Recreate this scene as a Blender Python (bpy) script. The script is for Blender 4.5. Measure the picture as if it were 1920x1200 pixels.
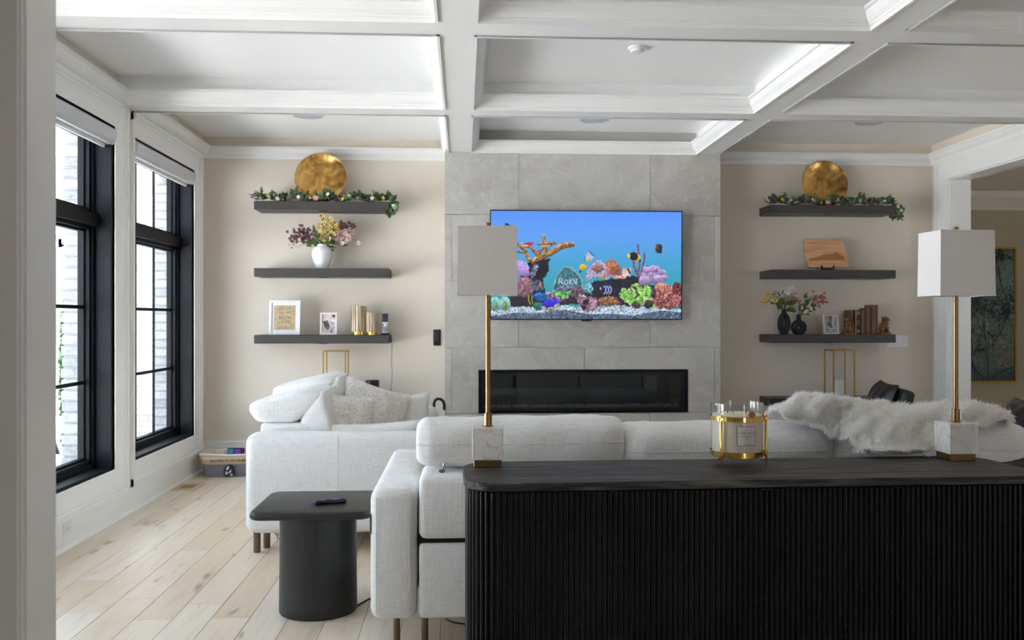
import bpy, bmesh, math, random
import numpy as np
from mathutils import Vector, Matrix, Euler

for o in list(bpy.data.objects):
    bpy.data.objects.remove(o)
scene = bpy.context.scene
C = scene.collection

# ------------------------------------------------------------------ camera, sky, sun, exposure
F_PX, CAM_Z = 1640.0, 1.387
PSI = math.atan(91 / F_PX)
cam_d = bpy.data.cameras.new('camera')
cam = bpy.data.objects.new('camera', cam_d)
C.objects.link(cam)
cam.location = (0, 0, CAM_Z)
cam.rotation_euler = (math.pi / 2, 0, -PSI)
cam_d.sensor_width = 36
cam_d.lens = F_PX / 1920 * 36
cam_d.clip_start = 0.02
cam_d.clip_end = 200
cam_d.dof.use_dof = True
cam_d.dof.focus_distance = 3.7
cam_d.dof.aperture_fstop = 4.5
scene.camera = cam

world = bpy.data.worlds.new('sky')
scene.world = world
world.use_nodes = True
wn = world.node_tree
for n in list(wn.nodes):
    wn.nodes.remove(n)
w_out = wn.nodes.new('ShaderNodeOutputWorld')
w_bg = wn.nodes.new('ShaderNodeBackground')
w_bg.inputs['Color'].default_value = (0.70, 0.815, 1.0, 1)
w_bg.inputs['Strength'].default_value = 1.0
wn.links.new(w_bg.outputs[0], w_out.inputs[0])

sun_d = bpy.data.lights.new('sun', 'SUN')
sun = bpy.data.objects.new('sun', sun_d)
C.objects.link(sun)
sun_d.energy = 14.5
sun_d.angle = math.radians(1.5)
sun_d.color = (1.0, 0.97, 0.99)
sun.location = (0, 0, 12)
sun.rotation_euler = Vector((-0.52, -0.24, -0.80)).to_track_quat('-Z', 'Y').to_euler()

scene.view_settings.view_transform = 'Standard'
scene.view_settings.look = 'None'
scene.view_settings.gamma = 1.0
scene.view_settings.use_curve_mapping = False
EXPO = 2.68
scene.view_settings.exposure = EXPO

scene.cycles.diffuse_bounces = 8
scene.cycles.max_bounces = 14

def portal(loc, rot, sx, sy):
    d = bpy.data.lights.new('daylight_portal', 'AREA')
    d.shape = 'RECTANGLE'; d.size = sx; d.size_y = sy
    d.cycles.is_portal = True
    o = bpy.data.objects.new('daylight_portal', d)
    o.location = loc; o.rotation_euler = rot
    C.objects.link(o)
    return o

# ------------------------------------------------------------------ small helpers
R = random.Random(7)
def lin(c):
    c = c / 255.0
    return c / 12.92 if c <= 0.04045 else ((c + 0.055) / 1.055) ** 2.4
def rgb(r, g, b):
    return (lin(r), lin(g), lin(b), 1.0)

_cs, _sn = math.cos(PSI), math.sin(PSI)
def _ray(px, py):
    xc = (px - 960) / F_PX
    return Vector((xc * _cs + _sn, -xc * _sn + _cs, (600 - py) / F_PX))
def atY(px, py, Y):
    d = _ray(px, py); return Vector((0, 0, CAM_Z)) + d * (Y / d.y)
def atZ(px, py, Z):
    d = _ray(px, py); return Vector((0, 0, CAM_Z)) + d * ((Z - CAM_Z) / d.z)
def atX(px, py, X):
    d = _ray(px, py); return Vector((0, 0, CAM_Z)) + d * (X / d.x)

class MB:
    """collects shapes into one mesh"""
    def __init__(self):
        self.v = []; self.f = []
    def add(self, vs, fs, M=None):
        k = len(self.v)
        for p in vs:
            p = Vector(p)
            if M is not None: p = M @ p
            self.v.append((p.x, p.y, p.z))
        for f in fs:
            self.f.append(tuple(i + k for i in f))
        return self
    def box(self, x0, x1, y0, y1, z0, z1, M=None):
        vs = [(x0,y0,z0),(x1,y0,z0),(x1,y1,z0),(x0,y1,z0),(x0,y0,z1),(x1,y0,z1),(x1,y1,z1),(x0,y1,z1)]
        fs = [(0,3,2,1),(4,5,6,7),(0,1,5,4),(1,2,6,5),(2,3,7,6),(3,0,4,7)]
        return self.add(vs, fs, M)
    def rbox(self, x0, x1, y0, y1, z0, z1, r=0.01, seg=2, M=None):
        bm = bmesh.new()
        bmesh.ops.create_cube(bm, size=1)
        bmesh.ops.scale(bm, vec=(x1-x0, y1-y0, z1-z0), verts=bm.verts)
        bmesh.ops.translate(bm, vec=((x0+x1)/2, (y0+y1)/2, (z0+z1)/2), verts=bm.verts)
        r = min(r, 0.49*(x1-x0), 0.49*(y1-y0), 0.49*(z1-z0))
        bmesh.ops.bevel(bm, geom=list(bm.edges), offset=r, segments=seg, profile=0.5, affect='EDGES')
        bm.verts.ensure_lookup_table()
        for i, v in enumerate(bm.verts): v.index = i
        self.add([v.co.copy() for v in bm.verts], [tuple(v.index for v in f.verts) for f in bm.faces], M)
        bm.free(); return self
    def lathe(self, prof, n=24, cx=0, cy=0, M=None, cap=True, a0=0.0):
        vs = []; fs = []
        for (r, z) in prof:
            for i in range(n):
                a = a0 + 2*math.pi*i/n
                vs.append((cx+r*math.cos(a), cy+r*math.sin(a), z))
        m = len(prof)
        for j in range(m-1):
            for i in range(n):
                i2 = (i+1) % n
                fs.append((j*n+i, j*n+i2, (j+1)*n+i2, (j+1)*n+i))
        if cap:
            fs.append(tuple(range(n-1, -1, -1)))
            fs.append(tuple((m-1)*n+i for i in range(n)))
        return self.add(vs, fs, M)
    def cyl(self, cx, cy, r, z0, z1, n=24, M=None):
        return self.lathe([(r, z0), (r, z1)], n, cx, cy, M)
    def tube(self, pts, r, n=8, closed=False, M=None):
        pts = [Vector(p) for p in pts]
        m = len(pts); vs = []; fs = []
        rs = r if isinstance(r, (list, tuple)) else [r]*m
        prev = None
        for i, p in enumerate(pts):
            if closed: t = pts[(i+1) % m] - pts[i-1]
            else: t = pts[min(i+1, m-1)] - pts[max(i-1, 0)]
            if t.length < 1e-9: t = Vector((0, 0, 1))
            t.normalize()
            if prev is None:
                up = Vector((0, 0, 1)) if abs(t.z) < 0.9 else Vector((1, 0, 0))
                nrm = t.cross(up).normalized()
            else:
                nrm = (prev - t*prev.dot(t))
                nrm = nrm.normalized() if nrm.length > 1e-6 else t.orthogonal().normalized()
            prev = nrm
            b = t.cross(nrm)
            for k in range(n):
                a = 2*math.pi*k/n
                vs.append(p + (nrm*math.cos(a) + b*math.sin(a))*rs[i])
        rng = m if closed else m-1
        for i in range(rng):
            i2 = (i+1) % m
            for k in range(n):
                k2 = (k+1) % n
                fs.append((i*n+k, i*n+k2, i2*n+k2, i2*n+k))
        if not closed:
            fs.append(tuple(range(n-1, -1, -1)))
            fs.append(tuple((m-1)*n+k for k in range(n)))
        return self.add(vs, fs, M)
    def prism(self, poly, axis, a0, a1, M=None):
        """polygon (2D) extruded along axis; axis 'x': poly=(y,z), 'y': (x,z), 'z': (x,y)"""
        n = len(poly)
        def P(p, a):
            if axis == 'x': return (a, p[0], p[1])
            if axis == 'y': return (p[0], a, p[1])
            return (p[0], p[1], a)
        vs = [P(p, a0) for p in poly] + [P(p, a1) for p in poly]
        fs = [tuple(range(n-1, -1, -1)), tuple(range(n, 2*n))]
        for i in range(n):
            j = (i+1) % n
            fs.append((i, j, n+j, n+i))
        return self.add(vs, fs, M)
    def grid(self, fn, nu, nv, M=None, wrap_u=False):
        vs = []; fs = []
        cu = nu if wrap_u else nu+1
        for j in range(nv+1):
            for i in range(cu):
                vs.append(fn(i/nu, j/nv))
        for j in range(nv):
            for i in range(nu):
                i2 = (i+1) % cu if wrap_u else i+1
                fs.append((j*cu+i, j*cu+i2, (j+1)*cu+i2, (j+1)*cu+i))
        return self.add(vs, fs, M)
    def mesh(self, name, smooth=False, fix=True, angle=None):
        me = bpy.data.meshes.new(name)
        me.from_pydata(self.v, [], self.f)
        if fix:
            bm = bmesh.new(); bm.from_mesh(me)
            bmesh.ops.recalc_face_normals(bm, faces=bm.faces)
            bm.to_mesh(me); bm.free()
        if smooth:
            me.polygons.foreach_set('use_smooth', [True]*len(me.polygons))
            if angle is not None:
                me.set_sharp_from_angle(angle=math.radians(angle))
        me.update()
        return me
    def build(self, name, mat, parent=None, smooth=False, angle=None, fix=True, kind=None, label=None):
        o = bpy.data.objects.new(name, self.mesh(name, smooth, fix, angle))
        if mat is not None: o.data.materials.append(mat)
        C.objects.link(o)
        if parent is not None: o.parent = parent
        if kind: o['kind'] = kind
        if label: o['label'] = label
        return o

def tag(o, label, cat, group=None, kind=None):
    if label: o['label'] = label
    if cat: o['category'] = cat
    if group: o['group'] = group
    if kind: o['kind'] = kind
    return o
def thing(name, label, cat, loc=(0, 0, 0), rz=0.0, group=None):
    o = bpy.data.objects.new(name, None)
    o.empty_display_size = 0.1
    C.objects.link(o)
    o.location = loc; o.rotation_euler = (0, 0, rz)
    return tag(o, label, cat, group)
def struct(name, label=None):
    o = bpy.data.objects.new(name, None)
    C.objects.link(o); o['kind'] = 'structure'
    if label: o['label'] = label
    return o
def share(src, name, parent, loc=(0, 0, 0), rot=(0, 0, 0), scale=(1, 1, 1)):
    o = bpy.data.objects.new(name, src.data if hasattr(src, 'data') else src)
    C.objects.link(o); o.parent = parent
    o.location = loc; o.rotation_euler = rot; o.scale = scale
    return o
def copy_tree(o, parent=None):
    c = o.copy(); C.objects.link(c); c.parent = parent
    for ch in list(o.children):
        copy_tree(ch, c)
    return c
def text_mesh(txt, size, name, mat, parent, M, extrude=0.0004, align='CENTER', shear=0.0):
    cu = bpy.data.curves.new(name, 'FONT')
    cu.body = txt; cu.size = size; cu.extrude = extrude
    cu.align_x = align; cu.align_y = 'CENTER'; cu.shear = shear
    cu.resolution_u = 2
    t = bpy.data.objects.new(name, cu)
    C.objects.link(t)
    dg = bpy.context.evaluated_depsgraph_get()
    me = bpy.data.meshes.new_from_object(t.evaluated_get(dg))
    bpy.data.objects.remove(t); bpy.data.curves.remove(cu)
    me.transform(M)
    me.materials.clear(); me.materials.append(mat)
    o = bpy.data.objects.new(name, me)
    C.objects.link(o); o.parent = parent
    return o

# ------------------------------------------------------------------ materials
class NT:
    def __init__(self, name):
        self.m = bpy.data.materials.new(name); self.m.use_nodes = True
        self.t = self.m.node_tree; self.n = self.t.nodes
        self.b = self.n['Principled BSDF']
    def new(self, typ, **kw):
        n = self.n.new(typ)
        for k, v in kw.items(): setattr(n, k, v)
        return n
    def link(self, a, b): self.t.links.new(a, b)
    def coord(self, scale=(1, 1, 1), rnd=False, kind='Object'):
        tc = self.new('ShaderNodeTexCoord')
        mp = self.new('ShaderNodeMapping')
        mp.inputs['Scale'].default_value = scale
        self.link(tc.outputs[kind], mp.inputs['Vector'])
        if rnd:
            oi = self.new('ShaderNodeObjectInfo')
            mu = self.new('ShaderNodeVectorMath', operation='SCALE')
            mu.inputs[0].default_value = (37.0, 53.0, 71.0)
            self.link(oi.outputs['Random'], mu.inputs['Scale'])
            self.link(mu.outputs[0], mp.inputs['Location'])
        return mp.outputs[0]
    def noise(self, vec, scale=5, detail=3, rough=0.5, dist=0.0):
        n = self.new('ShaderNodeTexNoise')
        n.inputs['Scale'].default_value = scale; n.inputs['Detail'].default_value = detail
        n.inputs['Roughness'].default_value = rough; n.inputs['Distortion'].default_value = dist
        self.link(vec, n.inputs['Vector']); return n.outputs['Fac']
    def ramp(self, fac, stops):
        r = self.new('ShaderNodeValToRGB')
        while len(r.color_ramp.elements) < len(stops): r.color_ramp.elements.new(0.5)
        for e, (p, c) in zip(r.color_ramp.elements, stops):
            e.position = p; e.color = c
        self.link(fac, r.inputs[0]); return r.outputs[0]
    def mix(self, a, b, fac, mode='MIX'):
        m = self.new('ShaderNodeMix', data_type='RGBA', blend_type=mode)
        for sock, val in ((m.inputs['Factor'], fac), (m.inputs['A'] if False else m.inputs[6], a), (m.inputs[7], b)):
            if hasattr(val, 'node'): self.link(val, sock)
            else: sock.default_value = val
        return m.outputs[2]
    def bump(self, h, strength=0.2, dist=0.01):
        b = self.new('ShaderNodeBump')
        b.inputs['Strength'].default_value = strength; b.inputs['Distance'].default_value = dist
        self.link(h, b.inputs['Height']); self.link(b.outputs[0], self.b.inputs['Normal'])
    def col(self, c):
        if hasattr(c, 'node'): self.link(c, self.b.inputs['Base Color'])
        else: self.b.inputs['Base Color'].default_value = c
    def set(self, rough=None, metal=None, **kw):
        if rough is not None: self.b.inputs['Roughness'].default_value = rough
        if metal is not None: self.b.inputs['Metallic'].default_value = metal
        for k, v in kw.items(): self.b.inputs[k].default_value = v
        return self.m

def plain(name, c, rough=0.5, metal=0.0, nscale=0, namt=0.06, bump=0.0, **kw):
    t = NT(name)
    if nscale:
        f = t.noise(t.coord(), nscale, 3)
        lo = tuple(max(0, x*(1-namt)) for x in c[:3]) + (1,)
        hi = tuple(min(1, x*(1+namt)) for x in c[:3]) + (1,)
        t.col(t.ramp(f, [(0.3, lo), (0.7, hi)]))
        if bump: t.bump(f, bump, 0.004)
    else:
        t.col(c)
    return t.set(rough, metal, **kw)

def fabric(name, c, rough=0.95, amt=0.13, sc=1.0, bump=0.4):
    t = NT(name)
    a = t.noise(t.coord((9*sc, 9*sc, 130*sc)), 1.6, 3, 0.6)
    b = t.noise(t.coord((110*sc, 110*sc, 7*sc)), 1.6, 3, 0.6)
    ad = t.new('ShaderNodeMath', operation='ADD'); t.link(a, ad.inputs[0]); t.link(b, ad.inputs[1])
    hf = t.new('ShaderNodeMath', operation='MULTIPLY'); t.link(ad.outputs[0], hf.inputs[0]); hf.inputs[1].default_value = 0.5
    lo = tuple(x*(1-amt) for x in c[:3]) + (1,)
    hi = tuple(min(1, x*(1+amt*0.6)) for x in c[:3]) + (1,)
    t.col(t.ramp(hf.outputs[0], [(0.35, lo), (0.62, hi)]))
    t.bump(hf.outputs[0], bump, 0.003)
    return t.set(rough, 0.0, **{'Sheen Weight': 0.15})

def glass(name, tint=(1, 1, 1, 1), rough=0.0):
    # thin pane: mostly clear with a fresnel reflection
    m = bpy.data.materials.new(name); m.use_nodes = True
    n = m.node_tree.nodes; l = m.node_tree.links
    for x in list(n): n.remove(x)
    o = n.new('ShaderNodeOutputMaterial'); mx = n.new('ShaderNodeMixShader')
    tr = n.new('ShaderNodeBsdfTransparent'); gl = n.new('ShaderNodeBsdfGlossy')
    lw = n.new('ShaderNodeLayerWeight'); lw.inputs['Blend'].default_value = 0.5
    pw = n.new('ShaderNodeMath'); pw.operation = 'POWER'; pw.inputs[1].default_value = 5.0
    fr = n.new('ShaderNodeMath'); fr.operation = 'MULTIPLY_ADD'; fr.inputs[1].default_value = 0.9; fr.inputs[2].default_value = 0.04
    l.new(lw.outputs['Facing'], pw.inputs[0]); l.new(pw.outputs[0], fr.inputs[0])
    tr.inputs['Color'].default_value = tint; gl.inputs['Roughness'].default_value = rough
    l.new(fr.outputs[0], mx.inputs[0]); l.new(tr.outputs[0], mx.inputs[1]); l.new(gl.outputs[0], mx.inputs[2])
    l.new(mx.outputs[0], o.inputs[0])
    return m

M_trim = plain('white_trim_paint', rgb(240, 240, 238), 0.35)
M_ceil = plain('ceiling_paint', rgb(246, 246, 246), 0.85)
M_wall = plain('greige_wall_paint', rgb(223, 213, 200), 0.75, nscale=40, namt=0.01)
M_olive = plain('olive_wall_paint', rgb(196, 190, 168), 0.8)
M_black_frame = plain('black_window_paint', rgb(20, 21, 26), 0.5, **{'Specular IOR Level': 0.2})
M_glass = glass('window_glass', (0.96, 0.98, 0.97, 1))
M_clear = glass('clear_glass', (0.97, 0.98, 0.98, 1))
M_shelf = plain('dark_taupe_stain', rgb(66, 62, 59), 0.45, nscale=30, namt=0.05)
M_black = plain('black_plastic', rgb(20, 20, 22), 0.4)
M_blackm = plain('black_metal', rgb(16, 16, 17), 0.35, 0.6)
M_white = plain('white_plastic', rgb(235, 235, 235), 0.4)
M_fabric = fabric('cream_sofa_linen', rgb(231, 230, 228))
M_brass = plain('brushed_brass', rgb(196, 160, 96), 0.28, 1.0)
M_abrass = plain('antique_brass', rgb(150, 122, 84), 0.35, 1.0)
M_gold = plain('polished_gold', rgb(226, 188, 104), 0.12, 1.0)
M_chrome = plain('chrome', rgb(205, 208, 212), 0.12, 1.0)
M_bronze = plain('bronze_metal', rgb(120, 104, 92), 0.3, 1.0)
M_ink = plain('dark_ink', rgb(52, 46, 40), 0.8)

def wood_floor():
    t = NT('pale_oak_plank')
    oi = t.new('ShaderNodeObjectInfo')
    base = t.ramp(oi.outputs['Random'], [(0.0, rgb(217, 200, 176)), (0.25, rgb(229, 218, 203)), (0.5, rgb(223, 208, 187)), (0.75, rgb(233, 225, 212)), (1.0, rgb(213, 193, 166))])
    g = t.noise(t.coord((26, 1.6, 26), rnd=True), 1.5, 6, 0.62, 0.6)
    grain = t.ramp(g, [(0.28, rgb(168, 138, 104)), (0.5, rgb(236, 222, 200)), (0.75, rgb(252, 244, 230))])
    c = t.mix(base, grain, 0.30, 'MULTIPLY')
    k = t.noise(t.coord((7, 2.2, 7), rnd=True), 1.3, 2, 0.5)
    kr = t.ramp(k, [(0.0, (1, 1, 1, 1)), (0.66, (1, 1, 1, 1)), (0.76, rgb(150, 136, 124))])
    c = t.mix(c, kr, 0.8, 'MULTIPLY')
    t.col(c)
    t.bump(g, 0.08, 0.002)
    return t.set(0.34)
M_oak = wood_floor()

def tile_mat():
    t = NT('grey_stone_tile')
    oi = t.new('ShaderNodeObjectInfo')
    tone = t.ramp(oi.outputs['Random'], [(0, rgb(196, 193, 188)), (0.5, rgb(205, 203, 199)), (1, rgb(199, 197, 193))])
    v = t.coord((1, 1, 1), rnd=True)
    n1 = t.noise(v, 2.2, 8, 0.62, 1.2)
    cl = t.ramp(n1, [(0.3, rgb(210, 206, 200)), (0.5, rgb(236, 234, 231)), (0.7, rgb(252, 251, 250))])
    c = t.mix(tone, cl, 0.75, 'MULTIPLY')
    n2 = t.noise(t.coord((1.0, 1.0, 1.0), rnd=True), 1.7, 4, 0.5, 3.5)
    vein = t.ramp(n2, [(0.485, (0, 0, 0, 1)), (0.5, (1, 1, 1, 1)), (0.515, (0, 0, 0, 1))])
    sc = t.new('ShaderNodeMath', operation='MULTIPLY'); t.link(vein, sc.inputs[0]); sc.inputs[1].default_value = 0.4
    c = t.mix(c, rgb(226, 224, 221), sc.outputs[0])
    t.col(c); t.bump(n1, 0.05, 0.003)
    return t.set(0.42)
M_tile = tile_mat()
M_grout = plain('grout', rgb(182, 179, 173), 0.9)

def brick_mat(name, a, b, c):
    t = NT(name)
    oi = t.new('ShaderNodeObjectInfo')
    tone = t.ramp(oi.outputs['Random'], [(0, a), (0.5, b), (1, c)])
    n = t.noise(t.coord((1, 1, 1), rnd=True), 28, 5, 0.7)
    cl = t.ramp(n, [(0.32, rgb(175, 168, 165)), (0.45, rgb(238, 236, 234)), (0.6, (1, 1, 1, 1))])
    t.col(t.mix(tone, cl, 0.6, 'MULTIPLY')); t.bump(n, 0.5, 0.01)
    return t.set(0.9)
M_brick_shaded = brick_mat('shaded_white_brick', rgb(166, 167, 170), rgb(184, 184, 185), rgb(150, 149, 152))  # darker copy of the white brick, with shade put into its colour
M_brick_wall = brick_mat('white_painted_brick', rgb(214, 214, 213), rgb(222, 222, 222), rgb(206, 206, 206))
M_mortar = plain('pale_mortar', rgb(176, 175, 174), 0.95)

def paint_mat(name, emit=0.0, rough=0.6):
    t = NT(name)
    a = t.new('ShaderNodeAttribute', attribute_name='Col')
    if emit:
        t.link(a.outputs['Color'], t.b.inputs['Emission Color'])
        t.b.inputs['Emission Strength'].default_value = emit
        t.col((0.004, 0.004, 0.005, 1))
    else:
        t.link(a.outputs['Color'], t.b.inputs['Base Color'])
    return t.set(rough)

def painted_panel(name, W, Hh, nx, ny, img, mat, parent, M):
    """flat print: a grid in the local XZ plane (facing -Y), one colour per vertex; img[ny+1,nx+1,3] in sRGB 0-255, row 0 at the bottom"""
    xs = np.linspace(-W/2, W/2, nx+1); zs = np.linspace(0, Hh, ny+1)
    X, Z = np.meshgrid(xs, zs)
    co = np.stack([X, np.zeros_like(X), Z], -1).reshape(-1, 3)
    co = co @ np.array(M.to_3x3()).T + np.array(M.translation)
    i, j = np.meshgrid(np.arange(nx), np.arange(ny))
    a = (j*(nx+1)+i).reshape(-1)
    quads = np.stack([a, a+1, a+nx+2, a+nx+1], -1)
    me = bpy.data.meshes.new(name)
    me.vertices.add(len(co)); me.vertices.foreach_set('co', co.reshape(-1))
    me.loops.add(quads.size); me.loops.foreach_set('vertex_index', quads.reshape(-1).astype(np.int32))
    me.polygons.add(len(quads)); me.polygons.foreach_set('loop_start', np.arange(0, quads.size, 4, dtype=np.int32))
    me.update(); me.validate()
    at = me.color_attributes.new('Col', 'FLOAT_COLOR', 'POINT')
    s = np.clip(img, 0, 255).reshape(-1, 3)/255.0
    l = np.where(s <= 0.04045, s/12.92, ((s+0.055)/1.055)**2.4)
    at.data.foreach_set('color', np.concatenate([l, np.ones((len(l), 1))], 1).reshape(-1))
    me.materials.append(mat)
    o = bpy.data.objects.new(name, me); C.objects.link(o); o.parent = parent
    return o

# ================================================================== THE SETTING
XL, XR = -2.416, 4.582          # inner faces of the side walls
YB, YF = 8.33, 7.905            # back wall, face of the chimney breast
ZC, ZB = 3.10, 2.905            # ceiling, underside of beams
YP0, YP1 = 2.00, 2.14           # partition the photograph was taken through
YK = -4.2                       # far end of the room behind the camera

# ---- floor: one slab with planks laid on it
floor = MB().box(-3.0, 9.2, YK-0.2, 11.6, -0.12, -0.018).build('floor', M_grout)
floor['kind'] = 'structure'
PW = 0.178
def plank(x0, x1, y0, y1):
    c = 0.0016; z0, z1 = -0.018, 0.0
    vs = [(x0,y0,z0),(x1,y0,z0),(x1,y1,z0),(x0,y1,z0),
          (x0,y0,z1-c),(x1,y0,z1-c),(x1,y1,z1-c),(x0,y1,z1-c),
          (x0+c,y0+c,z1),(x1-c,y0+c,z1),(x1-c,y1-c,z1),(x0+c,y1-c,z1)]
    fs = [(0,3,2,1),(0,1,5,4),(1,2,6,5),(2,3,7,6),(3,0,4,7),(4,5,9,8),(5,6,10,9),(6,7,11,10),(7,4,8,11),(8,9,10,11)]
    m = MB(); m.add(vs, fs); return m
g = 0.0007
x = XL
rows = 0
rf = random.Random(3)
far_bits = MB()
while x < XR:
    x1 = min(x+PW, XR)
    y = 1.2 - rf.random()*1.4
    while y < YB:
        L = rf.choice([0.9, 1.2, 1.5, 1.8, 2.1])
        y1 = min(y+L, YB)
        if y1 - y < 0.25: y1 = YB if YB - y < 0.6 else y + 0.5
        p = plank(x+g, x1-g, y+g, y1-g)
        if x < 2.7:
            p.build('plank', M_oak, floor, fix=False)
        else:
            far_bits.add(p.v, p.f)
        y = y1
    x = x1
# planks nobody can see from here (behind the camera, next room) in one piece
for (xa, xb, ya, yb) in ((XL, XR, YK, -0.2), (XR, 9.0, 3.5, 11.4)):
    xx = xa
    while xx < xb:
        p = plank(xx+g, min(xx+PW, xb)-g, ya, yb); far_bits.add(p.v, p.f); xx += PW
far_bits.build('plank', M_oak, floor, fix=False, kind='stuff')

# ---- ceiling with coffers
ceiling = MB().box(XL-0.3, XR, YP0, YB+0.2, ZC, ZC+0.12).build('ceiling', M_ceil)
ceiling['kind'] = 'structure'
LB = (-0.127, 0.058); RB = (2.135, 2.308)
B1 = (4.47, 4.665); B2 = (6.305, 6.50)
def beam(x0, x1, y0, y1):
    return MB().box(x0, x1, y0, y1, ZB, ZC).build('beam', M_trim, ceiling)
beam(LB[0], LB[1], YP1, YB); beam(RB[0], RB[1], YP1, YB)
cols = [(XL, LB[0]), (LB[1], RB[0]), (RB[1], XR)]
for (a, b) in cols:
    beam(a, b, *B1); beam(a, b, *B2)
CROWN = [(0, -0.010), (0.016, -0.010), (0.016, 0.012), (0.024, 0.016), (0.024, 0.024), (0.034, 0.030), (0.048, 0.044),
         (0.058, 0.062), (0.064, 0.078), (0.078, 0.082), (0.078, 0.097), (0, 0.097)]
def crown_loop(x0, x1, y0, y1, name='crown_molding', parent=None, z=ZB, mat=None, prof=CROWN):
    vs = []; fs = []
    for (p, h) in prof:
        vs += [(x0+p, y0+p, z+h), (x1-p, y0+p, z+h), (x1-p, y1-p, z+h), (x0+p, y1-p, z+h)]
    for k in range(len(prof)-1):
        for i in range(4):
            j = (i+1) % 4
            fs.append((k*4+i, k*4+j, (k+1)*4+j, (k+1)*4+i))
    m = MB(); m.add(vs, fs)
    return m.build(name, mat or M_trim, parent)
for ci, (a, b) in enumerate(cols):
    yb = YF if ci == 1 else YB
    for (y0, y1) in ((B2[1], yb), (B1[1], B2[0]), (YP1, B1[0])):
        crown_loop(a, b, y0, y1, parent=ceiling)

# ---- back wall
wb = MB().box(XL-0.2, XR, YB, YB+0.18, 0, ZC).build('wall_back', M_wall); wb['kind'] = 'structure'
# ---- chimney breast clad in large stone tiles
wc = MB().box(-0.158, 2.344, YF+0.014, YB, 0, 0.541)
wc.box(-0.158, 2.344, YF+0.014, YB, 0.937, ZC).box(-0.158, 0.135, YF+0.014, YB, 0.541, 0.937).box(2.052, 2.344, YF+0.014, YB, 0.541, 0.937)
wc.box(0.135, 2.052, YF+0.33, YB, 0.541, 0.937)
wc = wc.build('wall_chimney', M_grout); wc['kind'] = 'structure'
wc['label'] = 'chimney breast clad in large grey stone tiles'
gp = 0.0018
FX0, FX1, FZ0, FZ1 = 0.135, 2.052, 0.541, 0.937
TX0, TX1 = -0.168, 2.354
jA = [TX0, -0.105, 1.098, TX1-0.058, TX1]; jB = [TX0, 0.497, 1.700, TX1]
rowsz = [(0.0, 0.541, jB), (0.541, 1.137, jA), (1.137, 1.738, jB), (1.738, 2.339, jA), (2.339, ZB+0.002, jB)]
def tile(poly):
    return MB().prism(poly, 'y', YF, YF+0.014).build('tile', M_tile, wc)
for (z0, z1, js) in rowsz:
    for a, b in zip(js[:-1], js[1:]):
        a2, b2, c2, d2 = a+gp, b-gp, z0+gp, z1-gp
        if z0 == 0.541 and a < FX1 and b > FX0:
            if a < FX0:   # L shape, left of the firebox
                poly = [(a2, c2), (FX0, c2), (FX0, FZ1), (b2, FZ1), (b2, d2), (a2, d2)]
            else:
                poly = [(a2, FZ1), (FX1, FZ1), (FX1, c2), (b2, c2), (b2, d2), (a2, d2)]
        else:
            poly = [(a2, c2), (b2, c2), (b2, d2), (a2, d2)]
        tile(poly)
    for (xa, ys) in ((TX0, 1), (TX1, -1)):   # returns on both sides of the breast
        MB().box(min(xa, xa+0.01*ys), max(xa, xa+0.01*ys), YF+0.014, YB, z0+gp, z1-gp).build('tile', M_tile, wc)

# ---- left wall with two tall windows
WZ0, WZ1 = 0.36, 2.72
W1 = (4.75, 6.165); W2 = (6.544, 7.942)
W0 = (2.45, 4.30)  # unseen window, added and sized to bring in light from the side
XO = -2.62
wl = MB()
wl.box(XO, XL, YP1-0.1, YB+0.18, -0.05, WZ0).box(XO, XL, YP1-0.1, YB+0.18, WZ1, ZC)
for (a, b) in ((YP1-0.1, W0[0]), (W0[1], W1[0]), (W1[1], W2[0]), (W2[1], YB+0.18)):
    wl.box(XO, XL, a, b, WZ0, WZ1)
wl = wl.build('wall_left', M_wall); wl['kind'] = 'structure'
# brick skin outside; returns beside the windows are single bricks
skin = MB()
XE = -2.75
skin.box(XE, XO, YP1-0.1, YB+0.35, -0.5, WZ0-0.03).box(XE, XO, YP1-0.1, YB+0.35, WZ1+0.03, 3.6)
for (a, b) in ((YP1-0.1, W0[0]), (W0[1], W1[0]), (W1[1]+0.012, W2[0]), (W2[1]+0.012, YB+0.35)):
    skin.box(XE+0.006, XO, a, b, -0.5, 3.6)
skin = skin.build('wall_outer', M_mortar); skin['kind'] = 'structure'
rb = random.Random(11)
for (ye) in (W1[1], W2[1]):
    z = 0.30; k = 0
    while z < 2.74:
        h = 0.066
        xo = XE - rb.random()*0.006 - (0.004 if k % 2 else 0)
        MB().rbox(xo, XO-0.002, ye-0.002-rb.random()*0.004, ye+0.09, z, z+h, 0.006, 1).build('brick', M_brick_shaded, skin)
        z += 0.0765; k += 1

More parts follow.
